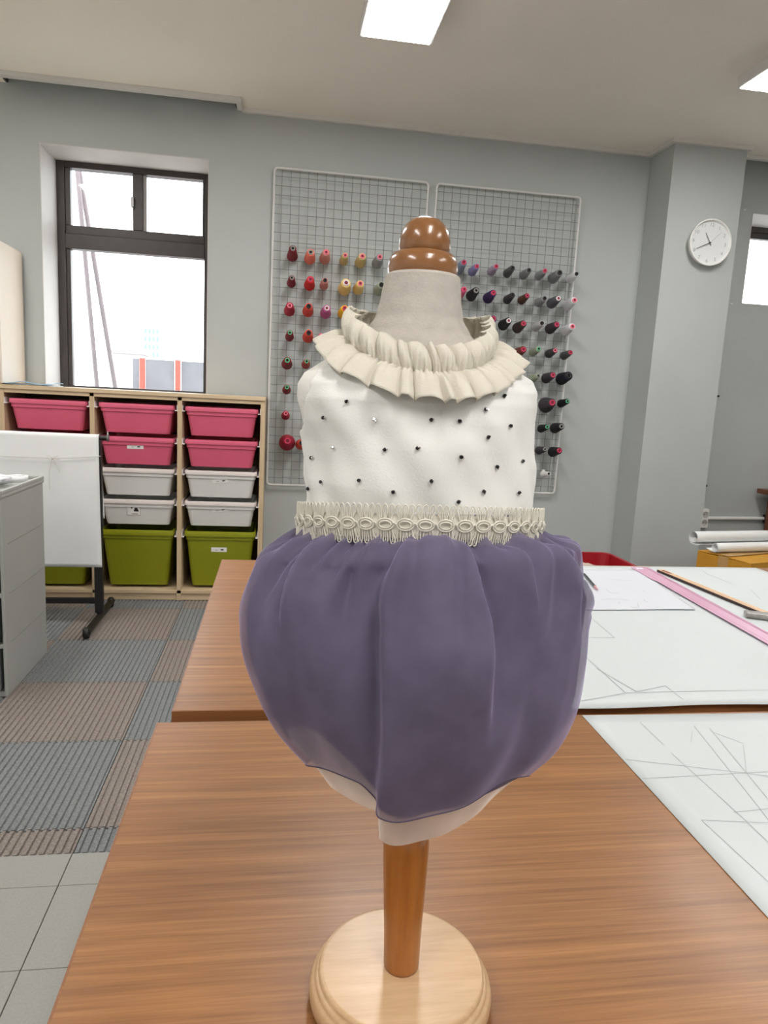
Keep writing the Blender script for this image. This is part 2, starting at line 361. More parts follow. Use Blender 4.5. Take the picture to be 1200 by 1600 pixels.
def rrect(w, d, r, n=4):
    p = []
    for cx, cy, a0 in ((w/2-r, -d/2+r, -PI/2), (w/2-r, d/2-r, 0), (-w/2+r, d/2-r, PI/2), (-w/2+r, -d/2+r, PI)):
        for k in range(n+1): a = a0+PI/2*k/n; p.append((cx+r*math.cos(a), cy+r*math.sin(a)))
    return p
def loft(mb, rings, cap0=True, cap1=True, smooth=False):
    n = len(rings[0]); vs = [v for r in rings for v in r]
    fs = [(j*n+i, j*n+(i+1) % n, (j+1)*n+(i+1) % n, (j+1)*n+i) for j in range(len(rings)-1) for i in range(n)]
    if cap0: fs.append(tuple(reversed(range(n))))
    if cap1: fs.append(tuple(range((len(rings)-1)*n, len(rings)*n)))
    return mb.add(vs, fs, smooth)
def bin_meshes(h, rim):
    w, d = .392, .352
    b = MB(); ring = lambda ww, dd, z, r=.02: [(x, y, z) for x, y in rrect(ww, dd, r)]
    tp = .030 if h < .25 else .040
    loft(b, [ring(w-2*tp, d-2*tp, 0), ring(w-2*tp+.002, d-2*tp+.002, .004), ring(w-.024, d-.024, h-rim-.022), ring(w-.014, d-.014, h-rim-.020), ring(w-.012, d-.012, h-rim), ring(w-.012, d-.012, h-.003), ring(w-.022, d-.022, h-.003), ring(w-.032, d-.032, h-rim-.02), ring(w-2*tp-.008, d-2*tp-.008, .006)])
    r = MB(); loft(r, [ring(w-.0125, d-.0125, h-rim), ring(w, d, h-rim), ring(w+.002, d+.002, h-rim*.5), ring(w, d, h-.001), ring(w-.006, d-.006, h), ring(w-.02, d-.02, h), ring(w-.021, d-.021, h-rim*.6)], False, False)
    return b, r
cname = ['left', 'middle', 'right']
rowname = ['top row', 'second row', 'third row', 'fourth row', 'bottom row']
BM = {}
for ci in range(3):
    cx = (posts[ci]+posts[ci+1])/2; cw = posts[ci+1]-posts[ci]
    for ri, (c, ztop, rim, zb) in enumerate(ROWS):
        key = (c, ztop)
        if key not in BM:
            b, r = bin_meshes(ztop-zb, rim); bm_, rm_ = b.mesh('body'), r.mesh('rim'); bm_.materials.append(binm[c]); rm_.materials.append(binr[c]); BM[key] = (bm_, rm_)
        cn = {'pink': 'pink', 'white': 'white', 'green': 'olive green'}[c]; size = 'deep ' if c == 'green' else ''
        t = thing('storage_bin', f'{size}{cn} plastic bin in the {rowname[ri]}, {cname[ci]} column of the shelf', 'bin', (cx, SY0+.012+.352/2, zb), 'plastic bins in the pine shelf')
        body = link('body', BM[key][0], t); link('rim', BM[key][1], t)
        h = ztop-zb; fy = lambda z: -(.352-.024)/2+(1-z/(h-rim-.022))*((.030 if h < .25 else .040)-.012)-.0012
        def sticker(x, z, w, hh, rot, rows):
            tilt = math.atan2(fy(z+hh)-fy(z-hh), -2*hh)
            s = MB().prism(rrect(w, hh, .0015, 2), -.0003, .0003).build('sticker', stick, body)
            tl = ((.030 if h < .25 else .040)-.012)/(h-rim-.022)
            s.matrix_local = Matrix.Translation((x, fy(z), z)) @ Matrix.Rotation(PI/2-(-math.atan(tl)), 4, 'X') @ Matrix.Rotation(rot, 4, 'Z')
            for (q, m) in rows: q.build('print', m, s)
        def marks():
            a = MB(); a.prism([(-.022, -.004), (-.006, -.004), (-.006, -.0012), (-.022, -.0012)], .0003, .0005)
            d = MB(); d.prism([(.008, -.0035), (.012, .003), (.022, .0035), (.026, .001), (.026, -.003), (.017, -.0042)], .0003, .0005)
            e = MB(); e.prism([(.0015, -.002), (.0035, -.002), (.0035, .0025), (.0015, .0025)], .0003, .0005)
            return [(a, greyink), (d, ink), (e, greyink)]
        if (ci, ri) == (1, 1): sticker(-.010, .098, .086, .026, 0, marks())
        if (ci, ri) in ((2, 2), (2, 3)): sticker(-.004, .095, .086, .024, .12, marks())
        if (ci, ri) == (2, 4): sticker(-.006, .215, .086, .026, 0, marks())
        if (ci, ri) == (1, 3):
            fr = MB(); w, q = .036, .034
            for x0, x1, y0, y1 in ((-w, w, q-.0018, q), (-w, w, -q, -q+.0018), (-w, -w+.0018, -q, q), (w-.0018, w, -q, q)): fr.prism([(x0, y0), (x1, y0), (x1, y1), (x0, y1)], .0003, .0005)
            sh_ = MB(); sh_.prism([(-.020, .026), (-.014, .030), (-.006, .030), (0, .026), (-.003, .018), (-.006, .020), (-.006, .006), (-.015, .006), (-.015, .020), (-.018, .018)], .0003, .0005)
            dr = MB(); dr.prism([(.006, .010), (.018, .010), (.026, -.008), (.026, -.012), (0, -.012), (0, -.008)], .0003, .0005)
            tx = MB(); tx.prism([(-.010, -.028), (.022, -.028), (.022, -.024), (-.010, -.024)], .0003, .0005)
            sticker(-.020, .085, .072, .068, 0, [(fr, greyink), (sh_, ink), (dr, ink), (tx, greyink)])
# beige cabinet on the left shelf, folders on the shelf
cab = thing('beige_cabinet', 'beige wall-height cabinet standing on the shelf at the left edge', 'cabinet', (-1.63, 4.19, 1.155))
bei = mat('beige_cabinet_laminate', srgb(226, 212, 196), .5, .02, 6)
MB().box(-.215, .215, -.185, .185, 0, .725, .012).build('body', bei, cab)
d_ = MB().box(-.21, -.003, -.2035, -.1855, .01, .715, .004).build('door', bei, cab); MB().box(-.03, -.022, -.225, -.2035, .30, .42, .002).build('handle', mat('grey_handle', srgb(150, 150, 150), .3, metal=.7), d_)
d_ = MB().box(.003, .21, -.2035, -.1855, .01, .715, .004).build('door', bei, cab); MB().box(.022, .03, -.225, -.2035, .30, .42, .002).build('handle', MATS['grey_handle'], d_)
def sheet_obj(name, fn, nu, nv, m, th, parent=None):
    o = MB().grid(fn, nu, nv).build(name, m, parent, fix=False); solid(o, th); return o
pf = thing('paper_folder', 'light blue plastic folder lying on the shelf beside the beige cabinet', 'folder', (-1.30, 4.12, 1.155))
sheet_obj('cover', lambda i, j: (-.11+i*.026+j*.006, -.10+j*.04, .006+.012*math.sin(i*.45+j*.3)**2), 9, 6, mat('light_blue_plastic', srgb(150, 190, 220), .3, .1, 20), .003, pf)
sheet_obj('cover', lambda i, j: (-.13+i*.026+j*.004, -.09+j*.04, .0025+.004*math.sin(i*.6+1)**2), 10, 6, mat('pale_blue_plastic', srgb(190, 212, 226), .3, .1, 20), .003, pf)

# ------------------------------------------------------------------ paper rack
rk = thing('paper_rack', 'black metal rack holding a hanging sheet of white pattern paper', 'rack', (-1.25, 3.62, 0))
blk = mat('black_rack_metal', srgb(26, 24, 24), .45, .1, 30)
for x in (-.855, -1.645):
    q = at(rk, MB().box(x-.02, x+.02, 3.605, 3.635, .05, .915, .003), 'post', blk)
    f_ = at(rk, MB().tube([(x, 3.36, .030), (x, 3.88, .030)], .017, 10), 'foot', blk)
    for y in (3.37, 3.87): at(rk, MB().lathe([(.001, -.014), (.022, -.014), (.027, -.008), (.027, .008), (.022, .014), (.001, .014)], 16, (x-.001, y, .0275), 'x'), 'caster', blk)
    at(rk, MB().box(x-.012, x+.012, 3.61, 3.63, .030, .06), 'post_socket', blk)
at(rk, MB().box(-1.645, -.855, 3.612, 3.628, .095, .125, .002), 'cross_bar', blk)
at(rk, MB().tube([(-1.70, 3.62, .925), (-.803, 3.62, .925)], .011, 12), 'roll_bar', blk)
at(rk, MB().lathe([(.001, -.004), (.017, -.004), (.017, .004), (.001, .004)], 16, (-.806, 3.62, .927), 'x'), 'end_cap', mat('grey_end_cap', srgb(110, 108, 108), .4))
at(rk, MB().tube([(-.806, 3.62, .94), (-.806, 3.62, .957)], .003, 6), 'end_pin', runnerm)
papm = mat('white_pattern_paper', srgb(232, 234, 234), .55, .02, 5, .04, 30)
def drape(i, j):
    x = -1.68+i*(1.68-.845)/40; s = j/40
    w = .0035*math.sin(x*9+s*3)*s+.004*s*math.sin(x*4+1)
    if s < .12:
        a = PI*(1-s/.12)*.5-PI*.0; return (x, 3.62-.0165*math.cos(a)*1.0, .925+.0165*math.sin(a))
    k = (s-.12)/.88
    return (x+.010*k, 3.6035-.006*k-.014*math.sin(k*PI)*.4+w, .925-.638*k)
dr = thing('pattern_paper_sheet', 'long white pattern paper sheet hanging over the black rack', 'paper', (-1.25, 3.60, .925))
def drapeb(i, j):
    x = -1.68+i*(1.68-.848)/40; s = j/24
    if s < .15:
        a = PI*.5*s/.15; return (x, 3.62+.0165*math.sin(a), .925+.0165*math.cos(a))
    k = (s-.15)/.85; return (x+.018*k, 3.6365+.006*k+.004*math.sin(x*7), .925-.40*k)
for fn, nv in ((drape, 41), (drapeb, 25)):
    o = at(dr, MB().grid(fn, 41, nv), 'sheet', papm); solid(o, .0008)
sg = thing('tie_string', 'white string tied in a bow around the hanging paper sheet', 'string', (-1.05, 3.585, .83))
strm = mat('white_cotton_string', srgb(212, 206, 200), .8, .1, 300)
pts = [(-1.68, 3.592, .832), (-1.45, 3.589, .826), (-1.2, 3.588, .822), (-1.055, 3.587, .822), (-.95, 3.588, .828), (-.845, 3.590, .838), (-.838, 3.60, .838), (-.836, 3.63, .838)]
at(sg, MB().tube(pts, .0017, 6), 'cord', strm)
for k, q in enumerate(([(-1.05, 3.583, .822), (-1.075, 3.575, .838), (-1.062, 3.572, .815), (-1.05, 3.58, .822)], [(-1.05, 3.583, .822), (-1.025, 3.575, .836), (-1.02, 3.572, .818), (-1.05, 3.58, .822)], [(-1.052, 3.58, .82), (-1.064, 3.576, .76), (-1.066, 3.577, .672)], [(-1.048, 3.58, .82), (-1.022, 3.575, .775), (-1.018, 3.577, .752)])):
    at(sg, MB().tube(q, .0016, 6), 'bow_loop' if k < 2 else 'tail', strm)
at(sg, MB().lathe([(.001, -.006), (.006, -.004), (.007, 0), (.006, .004), (.001, .006)], 8, (-1.05, 3.583, .822)), 'knot', strm)

# ------------------------------------------------------------------ plastic drawer cabinet
dc = thing('drawer_cabinet', 'grey plastic drawer cabinet in the left foreground before the paper rack', 'drawer cabinet', (-1.19, 2.95, 0))
gp = mat('grey_cabinet_plastic', srgb(168, 170, 166), .45, .03, 6, .03, 60); gp2 = mat('dark_grey_drawer_plastic', srgb(112, 116, 118), .3, .05, 10)
L_, R_, F_, B_ = -1.41, -.975, 2.712, 3.185
at(dc, MB().box(R_-.012, R_, F_+.001, B_, 0, .765, .004), 'side_panel', gp); at(dc, MB().box(L_, L_+.012, F_, B_, 0, .765, .004), 'side_panel', gp)
at(dc, MB().box(L_+.012, R_-.012, B_-.01, B_, 0, .765), 'back_panel', gp); at(dc, MB().box(L_+.012, R_-.012, F_+.01, B_-.01, .0, .02), 'base_panel', gp)
at(dc, MB().box(L_-.004, R_+.004, F_-.004, B_+.004, .757, .772, .004), 'top_panel', gp)
tr_ = MB(); tr_.box(L_-.004, R_+.004, F_-.004, F_+.010, .770, .787, .004); tr_.box(L_-.004, R_+.004, B_-.010, B_+.004, .770, .787, .004); tr_.box(L_-.004, L_+.010, F_, B_, .770, .787, .004); tr_.box(R_-.010, R_+.004, F_, B_, .770, .787, .004)
at(dc, tr_, 'top_rim', gp)
for z in (.20, .395, .588): at(dc, MB().box(L_+.01, R_-.01, F_, F_+.03, z-.008, z+.008, .002), 'front_rail', gp)
for z, q in ((.55, .0), (.36, .0), (.17, .0)): at(dc, MB().box(R_-.001, R_+.0015, F_+.05, B_-.03, z+.030, z+.032), 'side_groove', mat('groove_grey', srgb(140, 142, 138), .6))
for i, (z0, z1) in enumerate(((.026, .188), (.212, .384), (.406, .578), (.600, .750))):
    d_ = at(dc, MB().box(L_+.022, R_-.022, F_-.008, B_-.03, z0, z1, .006), 'drawer', gp2); d_.location.y += 0
    MB().box(-.12, .12, -.262, -.247, z0+.10, z0+.122, .004).build('handle', gp, d_)
    if i == 0:
        l_ = MB().box(R_-.095-dc.location.x, R_-.035-dc.location.x, F_-.0094-dc.location.y, F_-.0082-dc.location.y, .065, .145).build('label_card', stick, d_); l_['label'] = 'white card with a yellow patch'
        MB().box(R_-.060-dc.location.x, R_-.038-dc.location.x, F_-.0099-dc.location.y, F_-.0094-dc.location.y, .07, .095).build('yellow_patch', mat('yellow_print', srgb(214, 206, 60), .5), l_)
tp = tag(MB().lathe([(.031, -.011), (.048, -.011), (.048, .011), (.031, .011), (.031, -.011)], 28, (0, 0, 0), caps=False).build('tape_roll', mat('clear_tape_plastic', srgb(226, 228, 228), .25, .03)), 'roll of clear tape on top of the grey drawer cabinet', 'tape'); tp.location = (-1.055, 3.10, .7835)
def crumple(i, j):
    a = 2*PI*i/24; p = PI*j/12; r = .075*(1+.22*math.sin(5*a+3*p)+.18*math.cos(9*a-4*p))
    return (r*1.3*math.cos(a)*math.sin(p), r*math.sin(a)*math.sin(p), .026+.024*math.cos(p)*(1+.2*math.sin(4*a)))
cb = tag(MB().grid(crumple, 24, 13, wrap=True).build('plastic_bag', mat('white_plastic_film', srgb(224, 226, 228), .3, .05)), 'crumpled white plastic bag on top of the grey drawer cabinet', 'bag'); cb.location = (-1.125, 2.93, .7735)

# ------------------------------------------------------------------ wire grid panels and thread cones
wirew = mat('white_coated_frame', srgb(216, 216, 214), .4, .02); wireg = mat('grey_wire', srgb(120, 120, 118), .45, .05)
PZ0, PZ1, PYW = .621, 2.453, 4.368
hw = MB().tube([(-.448, 0, 0), (.448, 0, 0)], .0016, 5).mesh('wire'); vw = MB().tube([(0, 0, -.91), (0, 0, .91)], .0016, 5).mesh('wire')
for q in (hw, vw): q.materials.append(wireg)
peg_me = MB().tube([(0, 0, 0), (0, -.012, 0), (0, -.075, .013)], [.006, .005, .005], 8).mesh('peg'); peg_me.materials.append(mat('grey_peg_plastic', srgb(150, 150, 150), .4))
clip_me = MB().box(-.016, .016, -.006, .004, -.012, .03, .002).mesh('peg_clip'); clip_me.materials.append(MATS['grey_peg_plastic'])
panels = {}
for key, xa, xb, lab in (('L', -.055, .853, 'white wire grid panel hung on the wall, left of the two'), ('R', .893, 1.800, 'white wire grid panel hung on the wall, right of the two')):
    cx, cz = (xa+xb)/2, (PZ0+PZ1)/2
    t = thing('wire_grid_panel', lab, 'wire panel', (cx, PYW, PZ0), 'wire grid panels'); panels[key] = t
    w, h = xb-xa, PZ1-PZ0
    fr = [(x, z) for x, z in rrect(w-.012, h-.012, .02, 4)]
    MB().tube([(x, 0, z+h/2) for x, z in fr], .0065, 8, closed=True).build('frame', wirew, t)
    for k in range(1, 36): o = link('wire', hw, t); o.location = (0, -.002, h*k/36)
    for k in range(1, 18): o = link('wire', vw, t); o.location = (-w/2+w*k/18, .002, h/2)
    for sx in (-1, 1):
        for z in (.05, h-.05): MB().tube([(sx*(w/2-.006), .004, z), (sx*(w/2-.006), YW-PYW-.0005, z)], .006, 8).build('wall_spacer', wirew, t)
TL = math.radians(9)
def cone_mesh(L, r0, r1):
    m = MB().lathe([(.008, 0), (r0*.93, 0), (r0, .005), (r0*.985, L*.12), (r1+(r0-r1)*.40, L*.60), (r1*1.03, L*.94), (r1*.95, L*.968), (.0095, L*.965)], 20, caps=False)
    return m.mesh('thread')
def core_mesh(L, r1, r):
    return MB().lathe([(r*.62, L*.90), (r*.62, L*1.03), (r, L*1.03), (r*1.02, L*.95), (r*1.3, L*.0), (r*.9, L*.0)], 16, caps=False).mesh('core')
def hole_mesh(L, r): return MB().lathe([(.0005, L*.985), (r*.63, L*.985)], 14, caps=False).mesh('bore')
SIZES = {'s': (.108, .026, .0165), 'm': (.118, .0325, .0205), 'l': (.125, .0385, .026), 'b': (.115, .049, .026), 't': (.138, .031, .0195)}
CM = {k: (cone_mesh(*v), core_mesh(v[0], v[2], max(.0115, v[2]*.68)), hole_mesh(v[0], max(.0115, v[2]*.68))) for k, v in SIZES.items()}
PAL = dict(dr=(122, 24, 40, 'dark red'), cr=(160, 22, 52, 'crimson'), sal=(240, 128, 108, 'salmon'), dp=(204, 138, 128, 'dusty pink'), kh=(206, 184, 126, 'khaki yellow'), gy=(150, 150, 152, 'grey'), red=(206, 36, 32, 'bright red'), cream=(238, 206, 130, 'cream yellow'), sage=(158, 168, 146, 'sage green'), orr=(216, 74, 60, 'orange red'), mau=(188, 92, 146, 'mauve'), ye=(246, 190, 30, 'golden yellow'), rb=(160, 66, 58, 'red brown'), pk=(216, 90, 130, 'pink'),
    bg=(126, 140, 160, 'blue grey'), lb=(136, 134, 178, 'lavender'), ll=(166, 150, 172, 'lilac grey'), dg=(84, 86, 86, 'dark grey'), mg=(128, 130, 132, 'mid grey'), wh=(228, 228, 232, 'white'), bk=(26, 24, 28, 'black'), dpu=(56, 28, 84, 'deep purple'), ch=(62, 56, 62, 'charcoal'), br=(88, 58, 42, 'brown'), sl=(92, 92, 100, 'slate'), lg=(190, 190, 190, 'light grey'), db=(60, 44, 40, 'dark brown'), rbr=(112, 52, 42, 'rust brown'), nv=(24, 22, 38, 'navy black'), pu=(84, 36, 96, 'purple'))
COR = dict(k=(40, 42, 42, 'black'), g=(96, 190, 140, 'green'), r=(214, 60, 100, 'red'), w=(240, 226, 230, 'white'), p=(246, 130, 150, 'pink'), y=(150, 150, 146, 'grey'))
LROWS = [[(0.065, 1.99, 'dr', 'y', 't'), (0.166, 1.977, 'sal', 'y', 'm'), (0.253, 1.984, 'dp', 'p', 'm'), (0.362, 1.976, 'kh', 'p', 's'), (0.461, 1.978, 'kh', 'p', 'm'), (0.562, 1.982, 'gy', 'p', 'm')],
 [(0.064, 1.83, 'dr', 'y', 's'), (0.169, 1.829, 'red', 'r', 'm'), (0.253, 1.83, 'dp', 'k', 's'), (0.374, 1.825, 'cream', 'w', 'l'), (0.456, 1.827, 'cream', 'p', 'm'), (0.579, 1.829, 'sage', 'k', 'm')],
 [(0.057, 1.677, 'cr', 'p', 'm'), (0.165, 1.68, 'orr', 'k', 'm'), (0.269, 1.677, 'mau', 'w', 'm'), (0.372, 1.682, 'ye', 'r', 'm')],
 [(0.062, 1.526, 'dr', 'g', 's'), (0.17, 1.532, 'orr', 'k', 'm'), (0.242, 1.519, 'pk', 'p', 's')],
 [(0.052, 1.37, 'dr', 'g', 'm'), (0.163, 1.371, 'rb', 'g', 's')], [(0.054, 1.217, 'dr', 'g', 's')], [(0.052, 1.066, 'cr', 'p', 's')], [(0.066, 0.906, 'cr', 'r', 'b'), (0.148, 0.898, 'orr', 'k', 'm')]]
RROWS = [[(1.059, 1.99, 'bg', 'r', 't'), (1.138, 1.974, 'lb', 'r', 's'), (1.256, 1.983, 'll', 'r', 's'), (1.356, 1.981, 'dg', 'k', 's'), (1.458, 1.976, 'mg', 'k', 's'), (1.557, 1.98, 'gy', 'r', 's'), (1.65, 1.976, 'mg', 'k', 'm'), (1.756, 1.977, 'wh', 'k', 's')],
 [(1.072, 1.839, 'pk', 'r', 's'), (1.144, 1.837, 'bk', 'y', 'm'), (1.25, 1.831, 'dpu', 'r', 'm'), (1.369, 1.827, 'ch', 'k', 's'), (1.46, 1.83, 'br', 'r', 's'), (1.569, 1.822, 'gy', 'k', 's'), (1.656, 1.828, 'sl', 'w', 'm'), (1.759, 1.824, 'wh', 'p', 'm')],
 [(1.262, 1.683, 'pu', 'r', 'm'), (1.357, 1.678, 'bk', 'w', 'm'), (1.45, 1.667, 'db', 'r', 'm'), (1.566, 1.677, 'lg', 'k', 's'), (1.66, 1.675, 'ch', 'r', 'm'), (1.761, 1.67, 'wh', 'p', 'm')],
 [(1.463, 1.516, 'rbr', 'r', 'm'), (1.559, 1.525, 'sage', 'g', 's'), (1.664, 1.522, 'ch', 'p', 's'), (1.763, 1.516, 'dg', 'r', 's')],
 [(1.57, 1.365, 'sage', 'y', 's'), (1.663, 1.374, 'ch', 'r', 'm'), (1.766, 1.376, 'nv', 'k', 'l')],
 [(1.674, 1.208, 'ch', 'r', 'b'), (1.772, 1.221, 'bk', 'g', 's')],
 [(1.56, 1.058, 'bk', 'k', 's'), (1.655, 1.058, 'bk', 'g', 's'), (1.748, 1.066, 'bk', 'y', 'm')],
 [(1.573, 0.909, 'ch', 'y', 's'), (1.654, 0.92, 'ch', 'y', 's'), (1.748, 0.915, 'bk', 'r', 'm')]]
ORD = ['first', 'second', 'third', 'fourth', 'fifth', 'sixth', 'seventh', 'eighth']
RW = ['top', 'second', 'third', 'fourth', 'fifth', 'sixth', 'seventh', 'lowest']
boreM = mat('dark_bore', srgb(24, 12, 16), .8); boreR = mat('crimson_bore', srgb(120, 10, 40), .6)
MC = {}
def cmesh(base, m):
    k = (base.name, m.name)
    if k not in MC: q = base.copy(); q.name = base.name.split('.')[0]; q.materials.append(m); MC[k] = q
    return MC[k]
for key, rows in (('L', LROWS), ('R', RROWS)):
    for ri, row in enumerate(rows):
        for ci, (x, z, c, k, sz) in enumerate(row):
            L = SIZES[sz][0]; tip = Vector((x, 4.235, z)); base = tip+Vector((0, L*math.cos(TL), -L*math.sin(TL)))
            # the peg sits where the cone starts; the cone hangs at the depth its own length gives
            pos = f'{ORD[ci]} from left in the {RW[ri]} row of the left wire panel' if key == 'L' else f'{ORD[len(row)-1-ci]} from right in the {RW[ri]} row of the right wire panel'
            size = 'fat ' if sz == 'b' else ''
            t = thing('thread_cone', f'{size}{PAL[c][3]} thread cone, {pos}', 'thread cone', base, 'thread cones on the wire panels')
            t.rotation_euler = (PI/2-TL, 0, 0)
            cm_ = mat('thread_'+c, srgb(*PAL[c][:3]), .75, .10, 8, .5, 30, stretch=(1, 1, 60))
            link('thread', cmesh(CM[sz][0], cm_), t); link('core', cmesh(CM[sz][1], mat('core_'+k, srgb(*COR[k][:3]), .4, .04)), t)
            link('bore', cmesh(CM[sz][2], boreR if k in 'rpw' else boreM), t)
            pn = panels[key]
            pg = link('peg', peg_me, pn); dy = 4.362-base.y; pg.location = (base.x-pn.location.x, 4.362-pn.location.y, base.z-dy*math.tan(TL)-pn.location.z)
            cl = link('peg_clip', clip_me, pn); cl.location = pg.location
wc = thing('empty_spool', 'small empty white plastic spool at the bottom right of the right wire panel', 'spool', (1.70, 4.345, .752)); wc.rotation_euler = (PI/2-TL, 0, 0)
wp = mat('white_spool_plastic', srgb(228, 228, 226), .4)
MB().lathe([(.022, 0), (.022, .012), (.016, .018), (.014, .07), (.0105, .095), (.0085, .095), (.009, .0)], 18, caps=False).build('barrel', wp, wc); MB().lathe([(.0005, .088), (.0088, .088)], 14, caps=False).build('bore', boreM, wc); MB().box(-.012, .008, -.004, .03, -.002, .012, .002).build('clip', wp, wc)
pg = link('peg', peg_me, panels['R']); pg.location = (1.70-panels['R'].location.x, 4.362-PYW, .749-PZ0)

# ------------------------------------------------------------------ wall clock
ck = thing('wall_clock', 'round white wall clock on the grey pillar', 'clock', (2.508, 4.13, 2.188)); ck.rotation_euler = (0, math.radians(2.5), 0)
cwm = mat('white_clock_plastic', srgb(238, 238, 236), .35, .01); cf = mat('white_clock_face', srgb(226, 229, 230), .5, .01); cg = mat('grey_clock_print', srgb(170, 172, 174), .5); chm = mat('grey_clock_hand', srgb(70, 72, 72), .4)
MB().lathe([(.001, -.0005), (.116, -.0005), (.122, -.006), (.1335, -.042), (.1335, -.046), (.131, -.050), (.127, -.050), (.1245, -.046), (.1235, -.030), (.0005, -.030)], 56, axis='y', caps=False).build('case', cwm, ck)
face = MB().lathe([(.0005, -.0312), (.123, -.0312)], 48, axis='y', caps=False).build('dial', cf, ck)
for n in range(1, 13):
    cu = bpy.data.curves.new('num', 'FONT'); cu.body = str(n); cu.size = .030; cu.align_x = 'CENTER'; cu.align_y = 'CENTER'; cu.extrude = .0003
    tmp = bpy.data.objects.new('num', cu); COL.objects.link(tmp); bpy.context.view_layer.update()
    me = bpy.data.meshes.new_from_object(tmp.evaluated_get(bpy.context.evaluated_depsgraph_get())); bpy.data.objects.remove(tmp)
    me.materials.clear(); me.materials.append(cg); o = link('numeral', me, face)
    a = n*PI/6; o.location = (.103*math.sin(a), -.0316, .103*math.cos(a)); o.rotation_euler = (PI/2, 0, 0)
def hand(nm, ang, l0, l1, w, y, m=chm):
    mb = MB().add([(-w/2, y, -l0), (w/2, y, -l0), (w*.35, y, l1), (-w*.35, y, l1), (-w/2, y-.001, -l0), (w/2, y-.001, -l0), (w*.35, y-.001, l1), (-w*.35, y-.001, l1)], [(0, 1, 2, 3), (7, 6, 5, 4), (0, 4, 5, 1), (1, 5, 6, 2), (2, 6, 7, 3), (3, 7, 4, 0)])
    o = mb.build(nm, m, ck); o.rotation_euler = (0, ang, 0)
hand('hour_hand', math.radians(327), .018, .062, .0042, -.036); hand('minute_hand', math.radians(242), .004, .092, .0042, -.0385); hand('second_hand', math.radians(43), .02, .088, .0012, -.041, mat('pale_second_hand', srgb(150, 150, 150), .4))
MB().lathe([(.0005, -.0435), (.004, -.0435), (.004, -.031)], 14, axis='y', caps=False).build('hub', chm, ck)

# ------------------------------------------------------------------ right hand corner
ol = thing('power_outlet', 'white double power outlet on the wall beside the pillar', 'outlet', (2.873, YW, .49))
MB().box(-.026, .026, -.04, -.0005, -.064, .064, .004).build('plate', cwm, ol)
for z in (-.028, .028):
    s_ = MB().lathe([(.0005, -.0404), (.019, -.0404), (.021, -.042), (.021, -.0395)], 20, (0, 0, z), 'y', caps=False).build('socket', mat('socket_grey', srgb(190, 190, 188), .5), ol)
    for x in (-.008, .008): MB().lathe([(.0005, -.0412), (.003, -.0412), (.003, -.0402)], 8, (x, 0, z), 'y').build('pin_hole', boreM, s_)
cd = thing('wall_conduit', 'white horizontal cable conduit running from the power outlet', 'conduit', (3.1, YW, .49)); MB().tube([(-.20, -.014, 0), (.255, -.014, .008), (1.2, -.014, .02)], .012, 10).build('pipe', cwm, cd); MB().box(.225, .265, -.03, -.0005, -.016, .035, .004).build('clamp', blk, cd)
for x, z in ((2.876, .709), (2.883, 1.307), (2.893, 1.899), (2.905, 2.479)):
    tag(MB().lathe([(.0005, YW-.012), (.006, YW-.010), (.007, YW-.0005)], 10, (x, 0, z), 'y', caps=False).build('wall_anchor', mat('dark_anchor', srgb(52, 54, 52), .6) if z < 1.5 else cwm), f'small {"dark" if z < 1.5 else "white"} wall anchor right of the pillar, {["lowest", "second lowest", "second highest", "highest"][[.709, 1.307, 1.899, 2.479].index(z)]} of four', 'anchor', 'wall anchors')
brn = wood('dark_red_brown_wood', srgb(92, 52, 32), srgb(128, 76, 48), .4, (2, 30, 30))
dk = thing('side_desk', 'dark brown wooden desk at the right edge against the back wall', 'desk', (3.7, 4.14, 0))
at(dk, MB().box(3.228, 4.25, 3.9, 4.36, .676, .708, .003), 'desk_top', brn); at(dk, MB().box(3.30, 4.18, 4.31, 4.335, .25, .676), 'shade_panel', brn)  # dark back panel added to stand for the shade under the desk
for x in (3.30, 4.18): at(dk, MB().box(x-.02, x+.02, 3.93, 4.30, 0, .676, .003), 'side_leg', brn)
# red tub with cloth
tub = thing('red_tub', 'red plastic tub on the floor behind the far table', 'tub', (1.50, 3.30, 0))
rp_ = mat('red_tub_plastic', srgb(158, 20, 34), .4, .05, 8)
ring = lambda w, d, z, r=.05: [(x, y, z) for x, y in rrect(w, d, r, 5)]
tb = MB(); loft(tb, [ring(.50, .42, 0), ring(.575, .495, .405), ring(.60, .52, .41), ring(.60, .52, .42), ring(.565, .485, .42), ring(.49, .41, .01)]); tb.build('body', rp_, tub)
def lump(i, j):
    a = 2*PI*i/32; p = PI*.5*j/10; r = .235*(1+.07*math.sin(3*a)+.04*math.cos(7*a)); return (r*1.05*math.cos(a)*math.sin(p), .84*r*math.sin(a)*math.sin(p), .285+.125*math.cos(p)+.02*math.sin(5*a+2*j*.5)*math.sin(p))
lp = tag(MB().grid(lump, 32, 11, wrap=True).build('cloth_bundle', mat('beige_cloth', srgb(206, 190, 176), .9, .06, 30)), 'beige cloth bundle inside the red tub', 'cloth'); lp.location = (1.50, 3.30, 0)
